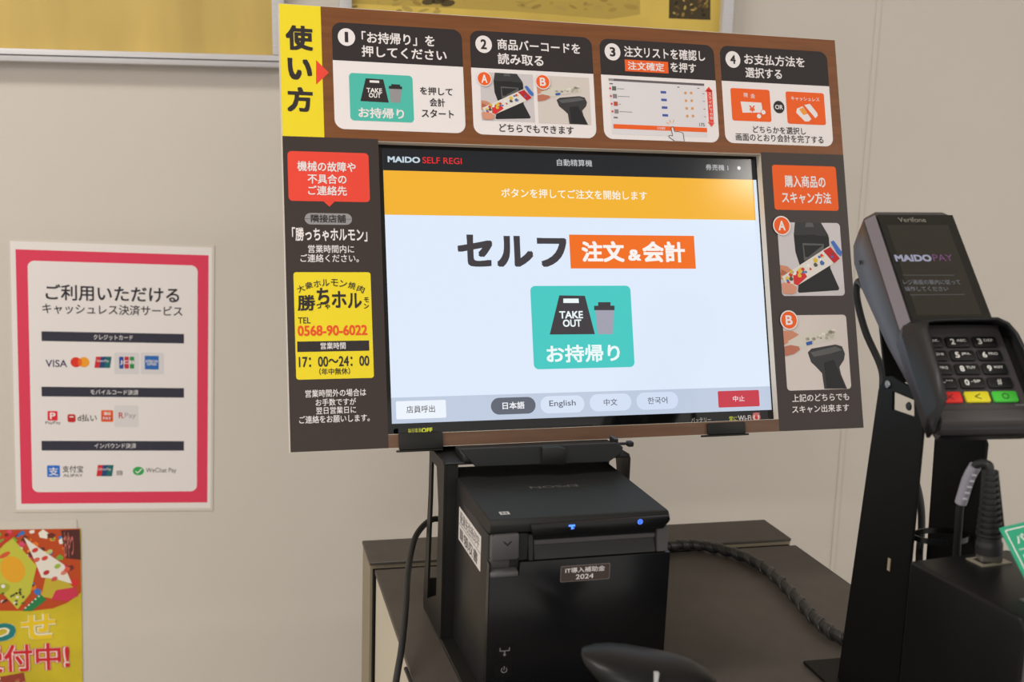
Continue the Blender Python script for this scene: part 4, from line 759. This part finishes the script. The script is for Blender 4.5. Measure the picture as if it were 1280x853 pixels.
g = G(); g.box(.0015, .0045, -L_ - .0052, -L_ - .0028, .03, hS - .010, M_grey, .001); part(g, 'window_trim', sn, 'grey rounded trim')
g = G(); g.box(.018, .052, -L_ + .002, -L_ + .020, hS - .0002, hS + .0008, M_grey, .0004, 1); part(g, 'top_button', sn, 'grey touch pad')
bc = SFm.inverted() @ onz(1236, 702, zs)
g = G(); g.box(bc.x - .011, bc.x + .011, bc.y - .007, bc.y + .007, hS, hS + .0006, mat('metal_label', (176, 168, 150), .4, .5, .5)); g.box(bc.x - .008, bc.x - .002, bc.y - .0045, bc.y + .0045, hS + .0006, hS + .0009, M_bplastic); part(g, 'socket_plate', sn, 'small metal socket plate')
# its cable: ribbed relief, then the lead arching over with a clear sleeve
b0 = SFm @ Vector((bc.x, bc.y, hS + .0006)); top = at(1238, 588, b0.y)
rc = thing('scanner_cable', Matrix.Translation(b0), 'black cable with a ribbed strain relief and clear sleeve plugged into the black box', 'cable')
hR = top.z - b0.z; tx = (top - b0).x / hR
def sk(z): return Vector((tx * z, 0, z))
g = G(); g.box(-.0065, .0065, -.0045, .0045, 0, .0055, mat('plug_clear', (96, 92, 86), .3, .5), .001); part(g, 'plug', rc)
g = G(); g.tube([sk(.0045), sk(.006), sk(.011), sk(.0145), sk(.0155)], lambda t: .0078 if .08 < t < .55 else .0070, M_rubber, 20, sub=3); part(g, 'collar', rc)
g = G(); nr = 11
g.tube([sk(.014), sk(hR * .6), sk(hR)], lambda t: .0056 - .0030 * t, M_rubber, 14, sub=6)
for k in range(nr):
    z = .017 + (hR - .020) * k / (nr - 1); R0 = .0076 - .0034 * (k / (nr - 1)); g.tube([sk(z - .0009), sk(z - .0008), sk(z + .0008), sk(z + .0009)], (lambda R0: (lambda t: R0 if .2 < t < .8 else R0 - .0007))(R0), M_rubber, 20, sub=0)
for k in (-1, 1):
    g.prism([Vector((k * .0066 - .0012, -.0016, .015)), Vector((k * .0066 + .0012, -.0016, .015)), sk(hR) + Vector((k * .0034 + .0010, -.0012, 0)), sk(hR) + Vector((k * .0034 - .0010, -.0012, 0))], (0, .003, 0), M_rubber)
part(g, 'strain_relief', rc)
LD = [top - b0 - Vector((0, 0, .004)), at(1237, 583, b0.y) - b0, at(1229, 579.5, b0.y + .004) - b0, at(1219, 583, b0.y + .008) - b0, at(1210, 600, b0.y + .012) - b0, at(1201, 629, b0.y + .016) - b0, at(1198, 660, b0.y + .022) - b0, at(1196, 690, b0.y + .03) - b0, at(1194, 740, b0.y + .04) - b0]
g = G(); g.tube(LD, .0024, M_rubber, 12); part(g, 'lead', rc)
g = G(); mc = mat('clear_sleeve', (142, 140, 152), .25, .6); g.tube([LD[3], LD[4], LD[5]], .0036, mc, 14); slv = part(g, 'clear_sleeve', rc, 'pale translucent sleeve')
for k in range(5):
    p = LD[3].lerp(LD[5], .2 + .16 * k); g = G(); g.box(p.x - .0014, p.x + .0010, p.y - .0040, p.y - .0030, p.z - .0005, p.z + .0005, ink((186, 186, 198))); part(g, 'sleeve_mark', slv)
# green sign
gz = .62; g0 = at(1249, 660, gz)
GF = faceframe(g0, R_(2), R_(42))
p1 = pl(GF, 1283, 727); gs = thing('green_sign', GF, 'green card sign with white lettering leaning above the black box', 'sign')
gx0 = 0; ang = math.atan2(p1.x, -p1.y); ln = math.hypot(p1.x, p1.y)
g = G(); g.box(0, .075, -ln, 0, -.0012, 0, mat('green_card', (46, 158, 122), .4, .4), .0003, 1); 
GR_ = Matrix.Rotation(ang, 4, 'Z'); g.v = [tuple(GR_ @ Vector(v)) for v in g.v]; part(g, 'card', gs)
p_ = LP(GR_); 
for (x0, y0, x1, y1) in ((.0022, -.0028, .0728, -.0022), (.0022, -ln + .0022, .0028, -.0022), (.0022, -ln + .0022, .0728, -ln + .0028), (.0722, -ln + .0022, .0728, -.0022), (.005, -.0150, .069, -.0146)): p_.lrect(x0, y0, x1, y1, W_, 2)
p_.text('バーコード', 6, 9, 36, 9, 5.6, W_, 3, .014); p_.text('BARCODE', 5.5, 20.5, 31, 20.5, 5, W_, 3, .02); p_.place('lettering', gs)
g = G(); lo = GR_ @ Vector((.03, -ln * .9, -.0012)); wl = GF @ lo
g.tube([wl, Vector((wl.x + .002, wl.y + .004, (wl.z + zs) / 2)), Vector((wl.x + .002, wl.y + .002, zs))], .002, M_bplastic, 8, sub=3); o_ = g.build('support_pin', None); o_.parent = gs; o_.matrix_parent_inverse = GF.inverted()

# ================================================================== HAND SCANNER in the foreground
YH = .60; hc = at(810, 845, YH)
HF = Matrix.Translation(Vector((hc.x, hc.y, ZT)))
hs = thing('hand_scanner', HF, 'glossy black hand-held barcode scanner at the bottom edge before the printer', 'scanner')
hb0 = Vector((hc.x, hc.y, ZT)); g = G(); rs = []
#  stations along the head: px, centre y, half height (px), half depth (m)
stn = [(726.5, 817, 1.0, .001), (728, 818, 5.5, .006), (733, 821.5, 10, .010), (745, 827, 17, .016), (762, 834, 25, .021), (785, 842, 31, .024), (810, 850, 35, .025), (840, 858, 38, .025), (865, 866, 39, .023), (882, 872, 36, .020), (893, 876, 30, .015), (899, 880, 20, .009), (901, 881, 4, .002)]
for (x, y, hh_, dp) in stn:
    c_ = at(x, y, YH) - hb0; hm = hh_ * YH / FPX * 1.02; rs.append([c_ + Vector((0, -dp * math.cos(t), hm * math.copysign(abs(math.sin(t)) ** .85, math.sin(t)))) for t in [2 * math.pi * k / 20 for k in range(20)]])
MH = mat('scanner_gloss', (20, 20, 21), .4, .3)
g.rings(rs, MH); part(g, 'head', hs)
hw0 = at(825, 880, YH) - hb0
g = G(); g.tube([hw0 + Vector((0, 0, .004)), hw0 + Vector((.006, .004, -.02)), Vector((hw0.x + .010, .008, .012)), Vector((hw0.x + .010, .008, .006))], .015, MH, 18); part(g, 'handle', hs)
g = G(); g.lathe([(.0001, 0.0003), (.036, .0003), (.036, .004), (.022, .008), (.019, .016), (.0001, .016)], M_bplastic, Matrix.Translation((hw0.x + .010, .008, 0)), 28); part(g, 'stand_cup', hs)
a = at(814, 827, YH) - hb0
g = G(); fy = -.0245
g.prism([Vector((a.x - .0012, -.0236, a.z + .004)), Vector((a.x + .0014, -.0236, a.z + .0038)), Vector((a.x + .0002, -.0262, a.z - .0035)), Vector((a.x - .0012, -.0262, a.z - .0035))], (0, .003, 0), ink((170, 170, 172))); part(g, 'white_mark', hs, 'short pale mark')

bpy.data.objects.remove(_fo)
